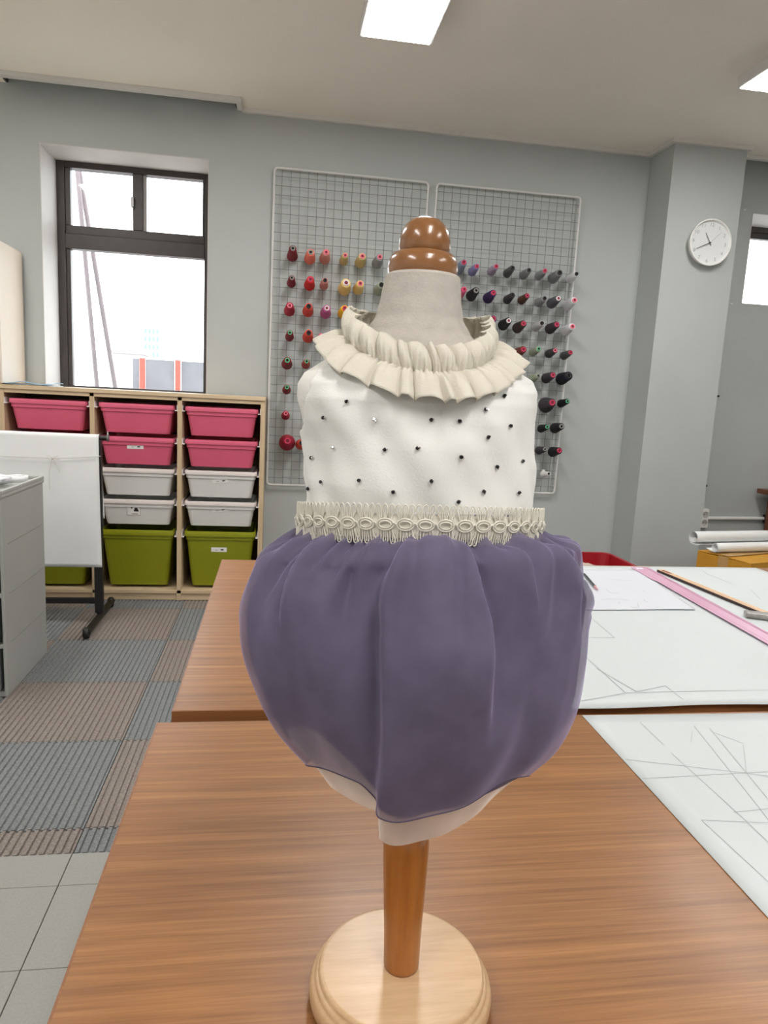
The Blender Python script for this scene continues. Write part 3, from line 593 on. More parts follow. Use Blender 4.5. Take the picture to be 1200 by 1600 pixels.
# cardboard box with paper rolls
A, B = Vector((2.262, 3.462)), Vector((2.364, 3.162)); ex = (B-A).normalized(); ey = Vector((-ex.y, ex.x)); wA, wB, hb = (B-A).length, .46, .46
bxm = mat('yellow_cardboard', srgb(200, 144, 40), .6, .05, 10)
bo = thing('cardboard_box', 'yellow cardboard box on the floor at the foot of the pillar', 'box', (*(A+ex*wA/2+ey*wB/2), 0)); bo.rotation_euler = (0, 0, math.atan2(ex.y, ex.x))
MB().box(-wA/2, wA/2, -wB/2, wB/2, 0, hb-.004, .002).build('body', bxm, bo)
MB().add([(-wA/2, -wB/2, hb-.004), (-.003, -wB/2, hb+.004), (-.003, wB/2, hb+.004), (-wA/2, wB/2, hb-.004), (-wA/2, -wB/2, hb), (-.003, -wB/2, hb+.008), (-.003, wB/2, hb+.008), (-wA/2, wB/2, hb)], [(0, 1, 2, 3), (7, 6, 5, 4), (0, 4, 5, 1), (1, 5, 6, 2), (2, 6, 7, 3), (3, 7, 4, 0)]).build('flap', bxm, bo)
MB().add([(wA/2, -wB/2, hb-.004), (.003, -wB/2, hb+.000), (.003, wB/2, hb+.000), (wA/2, wB/2, hb-.004), (wA/2, -wB/2, hb), (.003, -wB/2, hb+.004), (.003, wB/2, hb+.004), (wA/2, wB/2, hb)], [(0, 1, 2, 3), (7, 6, 5, 4), (0, 4, 5, 1), (1, 5, 6, 2), (2, 6, 7, 3), (3, 7, 4, 0)]).build('flap', bxm, bo)
tpm = mat('clear_brown_tape', srgb(196, 158, 104), .15, .05); tpv = MB(); tpv.box(-.03, .03, -wB/2-.0008, -wB/2-.0002, hb-.09, hb+.002); tpv.box(-.03, .03, -wB/2-.0008, wB/2, hb+.0082, hb+.0087); tpv.build('tape', tpm, bo)
def roll(name, loc, rz, ln, r0, turns, tail, label):
    def fn(i, j):
        s = i/60*(turns*2*PI+tail/r0); 
        if s < turns*2*PI: r = r0*(.62+.38*s/(turns*2*PI)); a = s-PI/2-turns*2*PI; x, z = r*math.cos(a), r*math.sin(a)+r0
        else: x, z = (s-turns*2*PI)*r0, .0006+.010*((s-turns*2*PI)*r0/max(tail, .001))**2
        return (x, (j/8-.5)*ln, z)
    t = thing(name, label, 'paper roll', loc, 'paper rolls on the cardboard box'); t.rotation_euler = (0, 0, rz)
    o = MB().grid(fn, 61, 9).build('sheet', papm, t, fix=False); solid(o, .001); return t
roll('paper_roll', (2.60, 3.42, .472), math.radians(102), .62, .026, 1.6, .06, 'white paper roll lying on the cardboard box, the nearer one with the open end').rotation_euler = (0, 0, math.radians(100))
roll('paper_roll', (2.57, 3.62, .472), math.radians(-78), .55, .038, 1.2, .06, 'loosely rolled white paper on the cardboard box, behind the other roll').rotation_euler = (0, 0, math.radians(-80))

# ------------------------------------------------------------------ tables
topm = wood('oak_laminate_top', srgb(118, 75, 34), srgb(176, 124, 70), .40, (2.0, 80, 80), c3=srgb(150, 100, 52), coat=.06)
edgem = wood('oak_edge_band', srgb(126, 78, 42), srgb(152, 100, 58), .4, (2, 60, 60))
legm = mat('grey_table_leg_metal', srgb(120, 122, 124), .4, .05, metal=.4)
TZ = .70
def table(name, label, x0, x1, y0, y1):
    t = thing(name, label, 'table', ((x0+x1)/2, (y0+y1)/2, 0)); w, d = (x1-x0)/2, (y1-y0)/2
    MB().box(-w+.0025, w-.0025, -d+.0025, d-.0025, TZ-.024, TZ, 0).build('table_top', topm, t)
    e = MB(); e.box(-w, -w+.0025, -d, d, TZ-.025, TZ-.0003); e.box(w-.0025, w, -d, d, TZ-.025, TZ-.0003); e.box(-w+.0025, w-.0025, -d, -d+.0025, TZ-.025, TZ-.0003); e.box(-w+.0025, w-.0025, d-.0025, d, TZ-.025, TZ-.0003)
    e.build('edge_band', edgem, t)
    for sx in (-1, 1):
        for sy in (-1, 1): MB().box(sx*(w-.07)-.02, sx*(w-.07)+.02, sy*(d-.07)-.02, sy*(d-.07)+.02, 0, TZ-.025, .003).build('leg', legm, t)
        MB().box(sx*(w-.07)-.012, sx*(w-.07)+.012, -d+.09, d-.09, TZ-.075, TZ-.025).build('side_rail', legm, t)
    for sy in (-1, 1): MB().box(-w+.09, w-.09, sy*(d-.07)-.012, sy*(d-.07)+.012, TZ-.075, TZ-.025).build('long_rail', legm, t)
    return t
table('work_table', 'oak laminate work table in the foreground under the dress form', -.163, 1.64, .04, 1.021)
table('work_table', 'oak laminate work table behind the foreground one, covered with paper', -.147, 1.66, 1.058, 2.066)
def poly_sheet(name, label, poly, z, th, seed, amp, m, cat='paper'):
    """bilinear four-corner sheet with a slight wave"""
    a, b, c, d = [Vector(p) for p in poly]; nu, nv = 40, 30; rnd = random.Random(seed); ph = [rnd.uniform(0, 6) for _ in range(4)]
    cx, cy = (a.x+c.x)/2, (a.y+c.y)/2
    def fn(i, j):
        u, v = i/(nu-1), j/(nv-1); p = (a*(1-u)+b*u)*(1-v)+(d*(1-u)+c*u)*v; e = amp*.5*(1+math.sin(p.x*11+ph[0]+3*math.sin(p.y*5+ph[1]))*math.sin(p.y*9+ph[2]))
        jx = .003*math.sin(p.x*17+ph[3])*(1-v) if j == 0 else 0
        return (p.x-cx, p.y-cy+jx, th/2+e)
    o = MB().grid(fn, nu, nv).build(name, m, None, fix=False); o.location = (cx, cy, z); solid(o, th); return tag(o, label, cat)
tpap = mat('white_drafting_paper', srgb(207, 214, 216), .5, .012, 4, .03, 40)
tpap2 = mat('cool_white_sketch_paper', srgb(213, 216, 225), .5, .012, 4, .03, 40)
farp = poly_sheet('drafting_paper', 'large white drafting paper covering the far table', [(.46, 1.044), (1.63, 1.050), (1.56, 2.060), (.47, 2.050)], TZ+.0002, .0006, 1, .0008, tpap)
nearp = poly_sheet('drafting_paper', 'white drafting paper with pencil pattern lines on the near table', [(.489, .10), (1.60, .09), (1.60, 1.004), (.498, 1.0165)], TZ+.0002, .0006, 5, .0006, tpap)
skp = poly_sheet('sketch_paper', 'smaller white sketch sheet lying on the far paper beside the pencil', [(.66, 1.583), (1.050, 1.585), (1.115, 1.99), (.69, 1.985)], TZ+.0030, .0005, 3, .0012, tpap2)
pen = mat('pencil_graphite', srgb(186, 192, 193), .6)
def lines(parent, polys, z, w):
    mb = MB(); L0 = parent.location
    for pl in polys:
        for p, q in zip(pl, pl[1:]):
            p, q = Vector(p), Vector(q); n = max(1, int((q-p).length/.03)); d = (q-p).normalized(); s = Vector((-d.y, d.x))*w/2
            for k in range(n):
                a, b = p.lerp(q, k/n), p.lerp(q, (k+1)/n)
                mb.add([(v.x-L0.x, v.y-L0.y, z-L0.z+dz) for dz in (0, .0001) for v in (a-s, b-s, b+s, a+s)], [(4, 5, 6, 7), (0, 1, 5, 4), (2, 3, 7, 6), (1, 2, 6, 5), (3, 0, 4, 7)])
    o = mb.build('pencil_lines', pen, parent); o['kind'] = 'stuff'; return o
NEAR = [[(0.5787, 0.8893), (0.5798, 0.7225), (0.5784, 0.6799), (.577, .6)], [(0.6654, 0.9712), (0.6165, 0.7484), (.59, .64)], [(0.6864, 0.9621), (0.6421, 0.7657), (.61, .62)], [(0.4988, 0.8239), (0.6292, 0.8287), (0.6909, 0.8315), (.9, .84)], [(0.5007, 0.8749), (0.5788, 0.8521), (0.655, 0.8291), (0.6819, 0.8193), (.8, .79)], [(0.5238, 0.7273), (0.5304, 0.6152), (.535, .53)], [(0.5238, 0.7273), (0.605, 0.7158), (.8, .69)], [(0.5761, 0.7405), (0.6267, 0.745), (.8, .76)], [(0.7057, 0.9067), (0.6569, 0.8303)], [(0.6524, 0.9555), (0.63, 0.9216)], [(0.6828, 0.9501), (0.7092, 0.9117)], [(0.5824, 0.9873), (0.5809, 0.9129)]]
FAR = [[(0.7466, 1.5636), (0.7352, 1.3841)], [(0.6666, 1.3843), (0.7352, 1.3841)], [(0.6185, 1.2877), (0.6151, 1.0994)], [(0.6139, 1.2118), (0.6376, 1.1038), (0.7061, 1.128), (0.7055, 1.0686)], [(0.5187, 1.0914), (0.521, 1.0695), (0.6151, 1.0994), (0.6913, 1.1022), (0.8927, 1.1034), (1.2, 1.105)], [(1.3443, 2.04), (1.3265, 1.9671), (1.3313, 1.8549)], [(1.3475, 1.7907), (1.307, 1.6937)], [(1.1787, 2.05), (1.1674, 2.0036)]]
SK = [[(0.8958, 1.7629), (0.8943, 1.7294), (0.9124, 1.7218)], [(0.8346, 1.6644), (0.8668, 1.6729), (0.8962, 1.6659), (0.9066, 1.6585)], [(0.9953, 1.7493), (1.002, 1.7478)], [(0.9538, 1.6673), (0.9511, 1.6406)], [(0.8888, 1.6062), (0.8851, 1.5989)], [(0.9207, 1.6362), (0.9046, 1.5993), (0.8826, 1.5912)], [(0.9647, 1.8687), (1.0215, 1.8617)], [(0.8729, 1.6426), (0.8677, 1.6276)]]
lines(farp, FAR, TZ+.0018, .0016); lines(nearp, NEAR, TZ+.0016, .0009); lines(skp, SK, TZ+.0053, .0016)
# ruler, stick, eraser, pencil
rul = thing('clear_ruler', 'translucent pink plastic ruler lying across the far paper', 'ruler', (1.10, 1.6, TZ+.0056))
pkm = mat('translucent_pink_plastic', srgb(226, 176, 204), .2, .03, 10)
ra, rb_, rc = Vector((1.104, 2.015)), Vector((1.157, 2.018)), Vector((1.0885, 1.856)); dv = (Vector((1.115, 1.403))-rb_).normalized(); nv_ = Vector((dv.y, -dv.x))
def rp(along, across): v = rb_+dv*along+nv_*across; return (v.x-1.10, v.y-1.6)
if rp(0, .05)[0] > rp(0, 0)[0]: nv_ = -nv_
body = [rp(0, 0), rp(1.0, 0), rp(1.0, .050), rp(.170, .050), rp(.155, .056), rp(-.002, .056)]
MB().prism(body, 0, .002).build('blade', pkm, rul)
MB().prism([rp(0, .004), rp(1.0, .004), rp(1.0, .012), rp(0, .012)], .002, .0023).build('scale_band', mat('mauve_scale_print', srgb(186, 128, 160), .4), rul)
MB().prism([rp(.02, .040), rp(1.0, .040), rp(1.0, .0425), rp(.02, .0425)], .002, .0023).build('scale_line', MATS['mauve_scale_print'], rul)
MB().prism([rp(.012, .026), rp(.03, .026), rp(.03, .046), rp(.012, .046)], .002, .0024).build('hang_patch', tpap2, rul)
sk = thing('wooden_yardstick', 'thin wooden yardstick with dark edge beside the pink ruler', 'yardstick', (1.19, 1.7, TZ+.0022))
p0, p1 = Vector((1.180-1.19, 1.984-1.7)), Vector((1.217-1.19-.045*.0, 1.54-1.7)); d_ = (p1-p0).normalized(); n_ = Vector((-d_.y, d_.x)); p2 = p0+d_*.9
quad = lambda a, b, w0, w1: [tuple(a+n_*w0), tuple(b+n_*w0), tuple(b+n_*w1), tuple(a+n_*w1)]
MB().prism(quad(p0, p2, -.010, .011), 0, .007).build('blade', wood('pale_yardstick_wood', srgb(214, 172, 128), srgb(238, 206, 170), .35, (30, 2, 30)), sk)
MB().prism(quad(p0, p2, -.0125, -.0101), 0, .0065).build('dark_edge', mat('dark_edge_strip', srgb(48, 28, 22), .5), sk)
MB().prism(quad(p0+d_*.01, p0+d_*.05, -.006, .006), .007, .0074).build('maker_mark', mat('red_brown_print', srgb(150, 84, 66), .5), sk)
er = tag(MB().box(-.034, .034, -.016, .016, 0, .014, .005).build('eraser', mat('grey_clear_eraser', srgb(150, 148, 144), .35, .25, 60)), 'grey eraser block lying beside the yardstick at the right edge', 'eraser'); er.location = (1.182, 1.525, TZ+.0018); er.rotation_euler = (0, 0, math.radians(-25))
pc = thing('pencil', 'dark pencil with pink end lying on the sketch sheet', 'pencil', (.864, 1.75, TZ+.0088)); dpc = Vector((.903-.864, 1.927-1.75, 0)).normalized(); pc.rotation_euler = (0, 0, math.atan2(dpc.y, dpc.x))
MB().tube([(.028, 0, 0), (.165, 0, 0)], .0038, 6, smooth=False).build('barrel', mat('dark_green_pencil', srgb(46, 56, 52), .35, .5, 60), pc); MB().tube([(0, 0, 0), (.028, 0, 0)], [.0022, .0038], 8).build('pink_tip', mat('pink_pencil_end', srgb(214, 158, 160), .5), pc); MB().tube([(.165, 0, 0), (.185, 0, 0)], [.0038, .0006], 6).build('point', mat('pencil_grey_point', srgb(126, 138, 140), .5), pc)

def lerp_tab(tab, x):
    if x <= tab[0][0]: return tab[0][1:]
    for a, b in zip(tab, tab[1:]):
        if x <= b[0]:
            k = (x-a[0])/(b[0]-a[0]); k2 = k*k*(3-2*k); k = .5*k+.5*k2
            return tuple(p+(q-p)*k for p, q in zip(a[1:], b[1:]))
    return tab[-1][1:]
AXX, AXY = 0.113, 0.508
# height above the table: centre offset x, half width, half depth
TORSO = [(.205,-.004,.060,.052),(.26,-.005,.072,.060),(.34,-.006,.078,.066),(.385,-.006,.0815,.069),(.416,-.0073,.0805,.070),(.432,-.0095,.0815,.071),
         (.445,-.0095,.081,.071),(.458,-.0110,.0800,.071),(.475,-.0134,.0825,.069),(.487,-.0144,.0850,.066),(.4965,-.0142,.0850,.061),(.5045,-.0135,.081,.055),
         (.511,-.0135,.071,.049),(.518,-.0140,.058,.0435),(.527,-.0150,.046,.0390),(.536,-.0156,.0365,.035),(.546,-.0156,.0305,.0320),(.560,-.0152,.0280,.0290),(.573,-.0148,.0262,.0270)]
def torso_pt(th, v, off=0.0):
    cx, a, b = lerp_tab(TORSO, v)
    return (AXX+cx+(a+off)*math.sin(th), AXY-(b+off)*math.cos(th), TZ+v)
# ------------------------------------------------------------------ dress form
df = thing('dress_form', 'small white child dress form on a wooden stand on the near table', 'dress form', (AXX, AXY, TZ))
basem = wood('pale_beech_base', srgb(190, 154, 114), srgb(212, 180, 142), .36, (6, 60, 60), coat=.08)
polem2 = wood('honey_wood_pole', srgb(146, 86, 30), srgb(178, 112, 46), .3, (50, 50, 5), coat=.4)
capm = wood('brown_varnished_wood', srgb(126, 80, 40), srgb(152, 102, 58), .25, (20, 20, 8), coat=.6)
felt = mat('white_linen_cover', srgb(236, 234, 229), .9, .03, 90, .12, 700)
linen = mat('greige_linen_neck', srgb(192, 185, 176), .92, .06, 120, .25, 600)
MB().lathe([(.0, .0), (.068, .0), (.072, .002), (.0745, .007), (.0748, .013), (.0738, .0175), (.0725, .0195), (.0708, .0205), (.07075, .0206), (.0703, .0225), (.0694, .0240), (.0680, .0245), (.0679, .0245), (.0677, .0270), (.0668, .0292), (.0655, .02995), (.0640, .0300), (.0, .0300)], 72, caps=False).build('base', basem, df)
pl = MB(); pl.lathe([(.0, .030), (.0138, .030), (.0145, .033), (.0152, .06), (.0168, .10), (.0181, .130), (.0183, .140), (.0176, .149), (.0155, .155), (.011, .158), (.009, .160), (.009, .215)], 36, caps=False)
pl.v = [(x-.0045*max(0, (z-.03)/.5)*2, y, z) for x, y, z in pl.v]; pl.build('pole', polem2, df)
tm = MB(); NT = 72; TV = [TORSO[0][0]+(.524-TORSO[0][0])*k/80 for k in range(81)]; NVV = [.524+(TORSO[-1][0]-.524)*k/24 for k in range(25)]
def loc(p): return (p[0]-AXX, p[1]-AXY, p[2]-TZ)
tm.grid(lambda i, j: loc(torso_pt(2*PI*i/NT, TV[j])), NT, 81, wrap=True)
tm.add([loc(torso_pt(2*PI*i/NT, TV[0])) for i in range(NT)], [tuple(range(NT))]); 
cx_, a_, b_ = TORSO[-1][1:]
tm.build('torso', felt, df); tm = MB()
tm.grid(lambda i, j: loc(torso_pt(2*PI*i/NT, NVV[j])), NT, 25, wrap=True)
tm.grid(lambda i, j: (cx_+(a_-.0009*j)*math.sin(2*PI*i/NT), -(b_-.0009*j)*math.cos(2*PI*i/NT), .573+[0, .0012, .0018, .0018, .0006][j]), NT, 5, wrap=True)
tm.build('neck', linen, df)
NK = (-.0152, 0)
kp = MB(); kp.lathe([(.0, .565), (.0200, .565), (.0215, .568), (.0226, .571), (.0242, .576), (.0246, .579), (.0238, .5845), (.0212, .5885), (.0180, .590)], 48, (NK[0], 0, .0), caps=False); kp.build('neck_cap', capm, df)
kb = MB(); kb.lathe([(.0160, .588), (.0172, .589), (.0180, .593), (.0178, .598), (.0166, .603), (.0140, .6080), (.0105, .6112), (.006, .6130), (.0, .6137)], 48, (NK[0]+.0005, 0, .0), caps=False); kb.build('finial', capm, df)

# ------------------------------------------------------------------ dress
ds = thing('child_dress', 'white and purple sleeveless child dress with ruffled cream collar on the dress form', 'dress', (AXX, AXY, TZ+.2))
DZ = .2
def dl(p): return (p[0]-AXX, p[1]-AXY, p[2]-TZ-DZ)
clothw = mat('white_bodice_satin', srgb(240, 240, 237), .6, .015, 30, .12, 700, sheen=.2)
cream = mat('cream_cotton_voile', srgb(218, 212, 198), .8, .02, 40, .25, 900)
trimc = mat('ivory_braid_cord', srgb(226, 221, 208), .65, .03, 200)
purp = sheer('sheer_purple_organza', (.245, .220, .335), .62, .30, .10, 45)
lin = mat('purple_lining', (.138, .113, .182), .85, .10, 40, .15, 500)
whorg = sheer('sheer_white_organza', (.80, .74, .70), .80, .35, .03, 60)
# bodice, with arm holes cut
def wr(th, v):
    return .0007*math.sin(9*th+60*v)+.0009*math.sin(4*th-95*v+1)+.0006*math.sin(15*th+120*v)
NB, NBV = 420, 140; V0, V1 = .398, .522
def bod(i, j):
    th = -PI+2*PI*i/NB; v = V0+(V1-V0)*j/(NBV-1); fl = max(0, (.425-v)/.027)
    p = torso_pt(th, v, .0022+wr(th, v)+.0018*fl**1.5); return dl(p)
def arm(i, j):
    th = abs(-PI+2*PI*(i+.5)/NB); v = V0+(V1-V0)*(j+.5)/(NBV-1)
    if v < .462: return True
    w = .50*min(1, (v-.462)/.032)**.5
    return abs(th-PI/2) > w
solid(MB().grid(bod, NB, NBV, wrap=True, keep=arm).build('bodice', clothw, ds, fix=False), .0012)
BEADS = [(-0.676,0.4860,0), (-0.930,0.4748,0), (-0.478,0.4759,1), (-0.054,0.4775,0), (0.159,0.4776,0), (0.364,0.4856,0), (0.564,0.4947,0), (0.619,0.4757,0), (0.389,0.4681,0), (-0.907,0.4559,1), (-0.434,0.4575,0), (-0.180,0.4599,0), (0.148,0.4554,0), (0.482,0.4492,0), (0.825,0.4522,0), (-1.242,0.4468,0), (-1.059,0.4320,0), (-1.277,0.4253,0), (-0.630,0.4369,0), (-0.357,0.4314,0), (-0.082,0.4397,0), (0.130,0.4268,0), (0.352,0.4334,0), (0.724,0.4317,0)]
bk_ = mat('black_glass_bead', srgb(22, 22, 26), .08, .05); sv_ = mat('silver_bead', srgb(210, 210, 212), .15, .03, metal=.9); pr_ = mat('white_thread_stitch', srgb(236, 234, 230), .8)
bead_me = MB().lathe([(.0004, -.0011), (.00085, -.0011), (.0012, -.0006), (.0012, .0006), (.00085, .0011), (.0004, .0011)], 6, (0, 0, 0), 'x', smooth=False).mesh('bead')
bead_me.materials.append(bk_); bead_s = bead_me.copy(); bead_s.materials.clear(); bead_s.materials.append(sv_)
fac_me = MB().lathe([(.0002, -.0005), (.0007, -.0004), (.0007, .0004), (.0002, .0005)], 6, (.0013, 0, -.0006), 'x', smooth=False).mesh('bead_seed'); fac_me.materials.append(sv_)
for k, (th, v, s) in enumerate(BEADS):
    p = dl(torso_pt(th, v, .0042+wr(th, v))); o = link('bead', bead_s if s else bead_me, ds); o.location = p; o.rotation_euler = (.2, random.uniform(-.9, .9), th)
    f2 = link('bead_seed', fac_me, o)
# collar ruffle
CW = []
while sum(CW) < 2*PI: CW.append(random.choice((.07, .10, .13, .18, .24, .28))*random.uniform(.85, 1.15))
CW = [w*2*PI/sum(CW) for w in CW]; CE = [0]
for w in CW: CE.append(CE[-1]+w)
CA = [random.uniform(.55, 1.25) for _ in CW]; CT = [random.uniform(-.5, .5) for _ in CW]
def pleat(th):
    th %= 2*PI
    for i, w in enumerate(CW):
        if th <= CE[i+1]+1e-9: break
    f = (th-CE[i])/w; wide = min(1.3, w/.19)
    f2 = f+CT[i]*.35*math.sin(PI*f)**2
    hump = abs(math.sin(PI*f2))**.42
    return (hump*2-1.15)*(.75+.25*CA[i])*wide**.5, math.sin(2*PI*f*2+i), CA[i]*math.sin(PI*f), CT[i]*math.sin(PI*f)**2
def ruff(th, s):
    w, w2, ed, tl = pleat(th+.05*s+(.037 if s > 0 else 0)*s); w3 = math.sin(97*th+2*math.sin(7*th))+.6*math.sin(61*th+1); c, sn = math.cos(th), math.sin(th)
    ccx = -.0155; cf = max(c, 0); cb = min(c, 0)
    bl = lambda f, b: f if c > 0 else b
    g = (.0500, bl(.0585, .046), .5300-.0235*cf-.008*cb)
    if s < 0:   # lower frill, spreading over the shoulders
        k = -s; o_ = (.0715, bl(.0790, .058), .5255-.0335*cf-.004*cb)
        r = [g[m]+(o_[m]-g[m])*k for m in range(3)]
        arch = .0040*math.sin(PI*min(1, k))*(1-.3*k)
        A = .0014+.0032*k**.7
        up_ = A*w*.55+arch+.0011*w3*(1-k)**2; ra_ = A*w*.75
        edge = .0020*math.sin(5*th+1)+.0012*math.sin(11*th)+.0040*tl
        tw = .020*w2*k*.3
        return (ccx+(r[0]+ra_+edge*k)*math.sin(th+tw), -(r[1]+ra_+edge*k)*math.cos(th+tw), r[2]+up_-.0028*k*k*cf)
    k = s; o_ = (.0455, bl(.0475, .040), .5500-.0265*cf-.002*cb)
    r = [g[m]+(o_[m]-g[m])*k for m in range(3)]
    puff = .0058*math.sin(PI*min(1, k*.92))
    A = .0014+.0028*k**.7; ra_ = A*w+puff*.8+.0011*w3*(1-k)**2; tw = .02*w2*k*.3
    return (ccx+(r[0]+ra_)*math.sin(th+tw), -(r[1]+ra_)*math.cos(th+tw), r[2]+(.0022*ed-.001+.002*tl)*k+puff*.35)
NR, NS = 800, 33
cl = MB().grid(lambda i, j: (lambda p: (p[0], p[1], p[2]-DZ))(ruff(2*PI*i/NR, -1+2*j/(NS-1))), NR, NS, wrap=True).build('collar', cream, ds, fix=False); solid(cl, .0004)
st_ = MB().tube([(lambda p: (p[0], p[1], p[2]-DZ+.0003))(ruff(2*PI*i/240, 0)) for i in range(240)], .0007, 5, closed=True).build('gathering_thread', trimc, cl)
# skirt ---------------------------------------------------------------------------------
PROF = [(0, .404, -.0905, .408, .078), (.05, .394, -.0935, .399, .0810), (.12, .3858, -.1080, .3935, .097), (.20, .376, -.1225, .388, .1145), (.28, .362, -.129, .366, .1195), (.40, .3405, -.1335, .3380, .1228),
        (.50, .3215, -.1336, .3215, .1235), (.60, .302, -.1305, .301, .1228), (.72, .2776, -.1220, .2695, .1180), (.82, .255, -.1100, .243, .1065), (.91, .2344, -.0960, .2269, .0930), (1.0, .214, -.0800, .208, .0740), (1.12, .190, -.0640, .186, .0620), (1.25, .165, -.0500, .162, .0470)]
DEP = [(0, .0735), (.05, .0760), (.12, .083), (.22, .092), (.40, .102), (.55, .104), (.72, .099), (.85, .090), (1.0, .0790), (1.12, .0690), (1.25, .058)]
D = math.radians
HEM = [(D(-180), .222), (D(-90), .216), (D(-60), .229), (D(-36), .231), (D(-27), .217), (D(-15), .212), (D(10), .2215), (D(33), .2335), (D(50), .226), (D(65), .217), (D(90), .206), (D(180), .222)]
LINHEM = [(D(-180), .222), (D(-90), .225), (D(-62), .262), (D(-40), .252), (D(-29), .226), (D(-15), .214), (D(5), .2190), (D(20), .2205), (D(35), .2235), (D(50), .221), (D(65), .216), (D(90), .208), (D(180), .222)]
UNDHEM = [(D(-180), .200), (D(-90), .204), (D(-60), .201), (D(-44), .2000), (D(-36), .199), (D(-32), .187), (D(-20), .184), (D(5), .190), (D(30), .199), (D(48), .208), (D(62), .219), (D(90), .206), (D(180), .200)]
ss = lambda a, b, x: 0 if x <= a else 1 if x >= b else ((x-a)/(b-a))**2*(3-2*(x-a)/(b-a))
def cat(tab, x):
    n = len(tab)
    if x <= tab[0][0]: return tab[0][1:]
    if x >= tab[-1][0]: return tab[-1][1:]
    for i in range(n-1):
        if x <= tab[i+1][0]:
            h = tab[i+1][0]-tab[i][0]; u = (x-tab[i][0])/h; out = []
            for m in range(1, len(tab[0])):
                p1, p2 = tab[i][m], tab[i+1][m]
                d1 = (tab[i+1][m]-tab[i-1][m])/(tab[i+1][0]-tab[i-1][0])*h if i > 0 else (p2-p1)
                d2 = (tab[i+2][m]-tab[i][m])/(tab[i+2][0]-tab[i][0])*h if i+2 < n else (p2-p1)
                out.append((2*u**3-3*u*u+1)*p1+(u**3-2*u*u+u)*d1+(-2*u**3+3*u*u)*p2+(u**3-u*u)*d2)
            return out
FOLD1 = [(0, D(-9)), (.12, D(-13)), (.25, D(-19.5)), (.38, D(-19)), (.62, D(-19)), (.8, D(-21)), (.92, D(-25)), (1.0, D(-27.5)), (1.15, D(-34))]
FOLD2 = [(0, D(1)), (.12, D(3)), (.25, D(8)), (.35, D(11)), (.55, D(12)), (1, D(14))]
FOLD3 = [(0, D(38)), (.12, D(40)), (.22, D(48)), (.32, D(63)), (.42, D(78)), (1, D(100))]
FOLD4 = [(0, D(-46)), (.12, D(-51)), (.3, D(-54)), (.6, D(-52)), (1, D(-45))]
FOLD5 = [(0, D(-62)), (.12, D(-70)), (.3, D(-80)), (1, D(-88))]
FOLD7 = [(0, D(-28)), (.15, D(-33)), (.4, D(-38)), (1, D(-40))]
FOLD8 = [(0, D(22)), (.15, D(25)), (.4, D(30)), (1, D(34))]
FOLD6 = [(0, D(20)), (.15, D(24)), (.5, D(36)), (1, D(40))]
def step(x, h, w, dl_): return h*math.tanh(x/dl_)*math.exp(-abs(x)/w)
gat = [(random.choice([17, 23, 29, 37, 43]), random.uniform(0, 6), random.uniform(.5, 1)) for _ in range(6)]
creases = []
ang = -PI
while ang < PI:
    creases.append((ang, random.uniform(.0025, .0065), D(random.uniform(.9, 2.2)), random.uniform(.12, .40), random.uniform(-.3, .3)+.45*math.sin(ang))); ang += D(random.uniform(3.5, 8.5))
def folds(th, t):
    d = 0
    if t < .52:
        for c0, h, w, ln, sl in creases:
            if t < ln*1.25:
                x = (th-c0-sl*t*.8)/w
                if abs(x) < 4: d -= h*math.exp(-x*x)*(1-ss(ln*.45, ln*1.25, t))*ss(.025, .10, t)
    g = math.exp(-((t-.03)/.20)**2) if t > .03 else 1
    for n, p, a in gat: d += .0013*a*g*math.sin(n*th+p+3.5*t*math.sin(p*3))
    d0 = d
    d += step(th-cat(FOLD1, t)[0], .0120*ss(.06, .22, t)*(1-.40*min(1, t)), D(27), D(1.2))
    d += step(th-cat(FOLD2, t)[0], -.0115*ss(.03, .12, t)*(1-ss(.40, .75, t)), D(21), D(1.4))
    d += step(th-cat(FOLD3, t)[0], -.0100*ss(.04, .12, t)*(1-ss(.28, .50, t)), D(15), D(1.8))
    d += step(th-cat(FOLD4, t)[0], .0060*ss(.05, .16, t)*(1-ss(.26, .52, t)), D(14), D(1.6))
    d += step(th-cat(FOLD5, t)[0], .0055*ss(.05, .14, t)*(1-ss(.25, .48, t)), D(11), D(1.8))
    d += step(th-cat(FOLD7, t)[0], .0050*ss(.03, .10, t)*(1-ss(.20, .36, t)), D(9), D(1.4))
    d += step(th-cat(FOLD8, t)[0], -.0050*ss(.03, .10, t)*(1-ss(.22, .40, t)), D(9), D(1.4))
    d += .0050*math.exp(-((th-cat(FOLD6, t)[0])/D(8))**2)*ss(.1, .3, t)*(1-ss(.6, .9, t))
    m = ss(.15, .45, t)*(1-ss(.8, 1, t)*.5)
    d += m*(.0028*math.sin(5*th+2*t+.6)+.0022*math.sin(8*th-3*t+2)+.0013*math.sin(13*th+6*t))
    d += .0010*math.sin(21*th+9*t)*ss(.1, .3, t)*(1-ss(.5, .8, t))
    k0 = ss(.02, .16, t)
    return d0+(d-d0)*k0 if d > d0 else d
def surf(th, t, sc, ripple):
    vl, ul, vr, ur = cat(PROF, t); w = .5+.5*math.sin(th); c = math.cos(th)
    v = vl*(1-w)+vr*w+.0125*c*max(0, 1-t)**2
    b = cat(DEP, t)[0]; cx = (ul+ur)/2; a = (ur-ul)/2
    e = .01; p0, p1 = cat(PROF, max(0, t-e)), cat(PROF, t+e); dr_ = (p1[3]-p1[1]-p0[3]+p0[1])/2; dv_ = -(p1[0]+p1[2]-p0[0]-p0[2])/2
    ln = math.hypot(dr_, dv_)+1e-9; nr, nz = dv_/ln, dr_/ln
    d = folds(th, t)*ripple-(1-sc)*a
    if t < .12: d = min(d, .0004+.03*t)
    return (cx+(a+d*nr)*math.sin(th), -(b+d*nr)*c, v+d*nz)
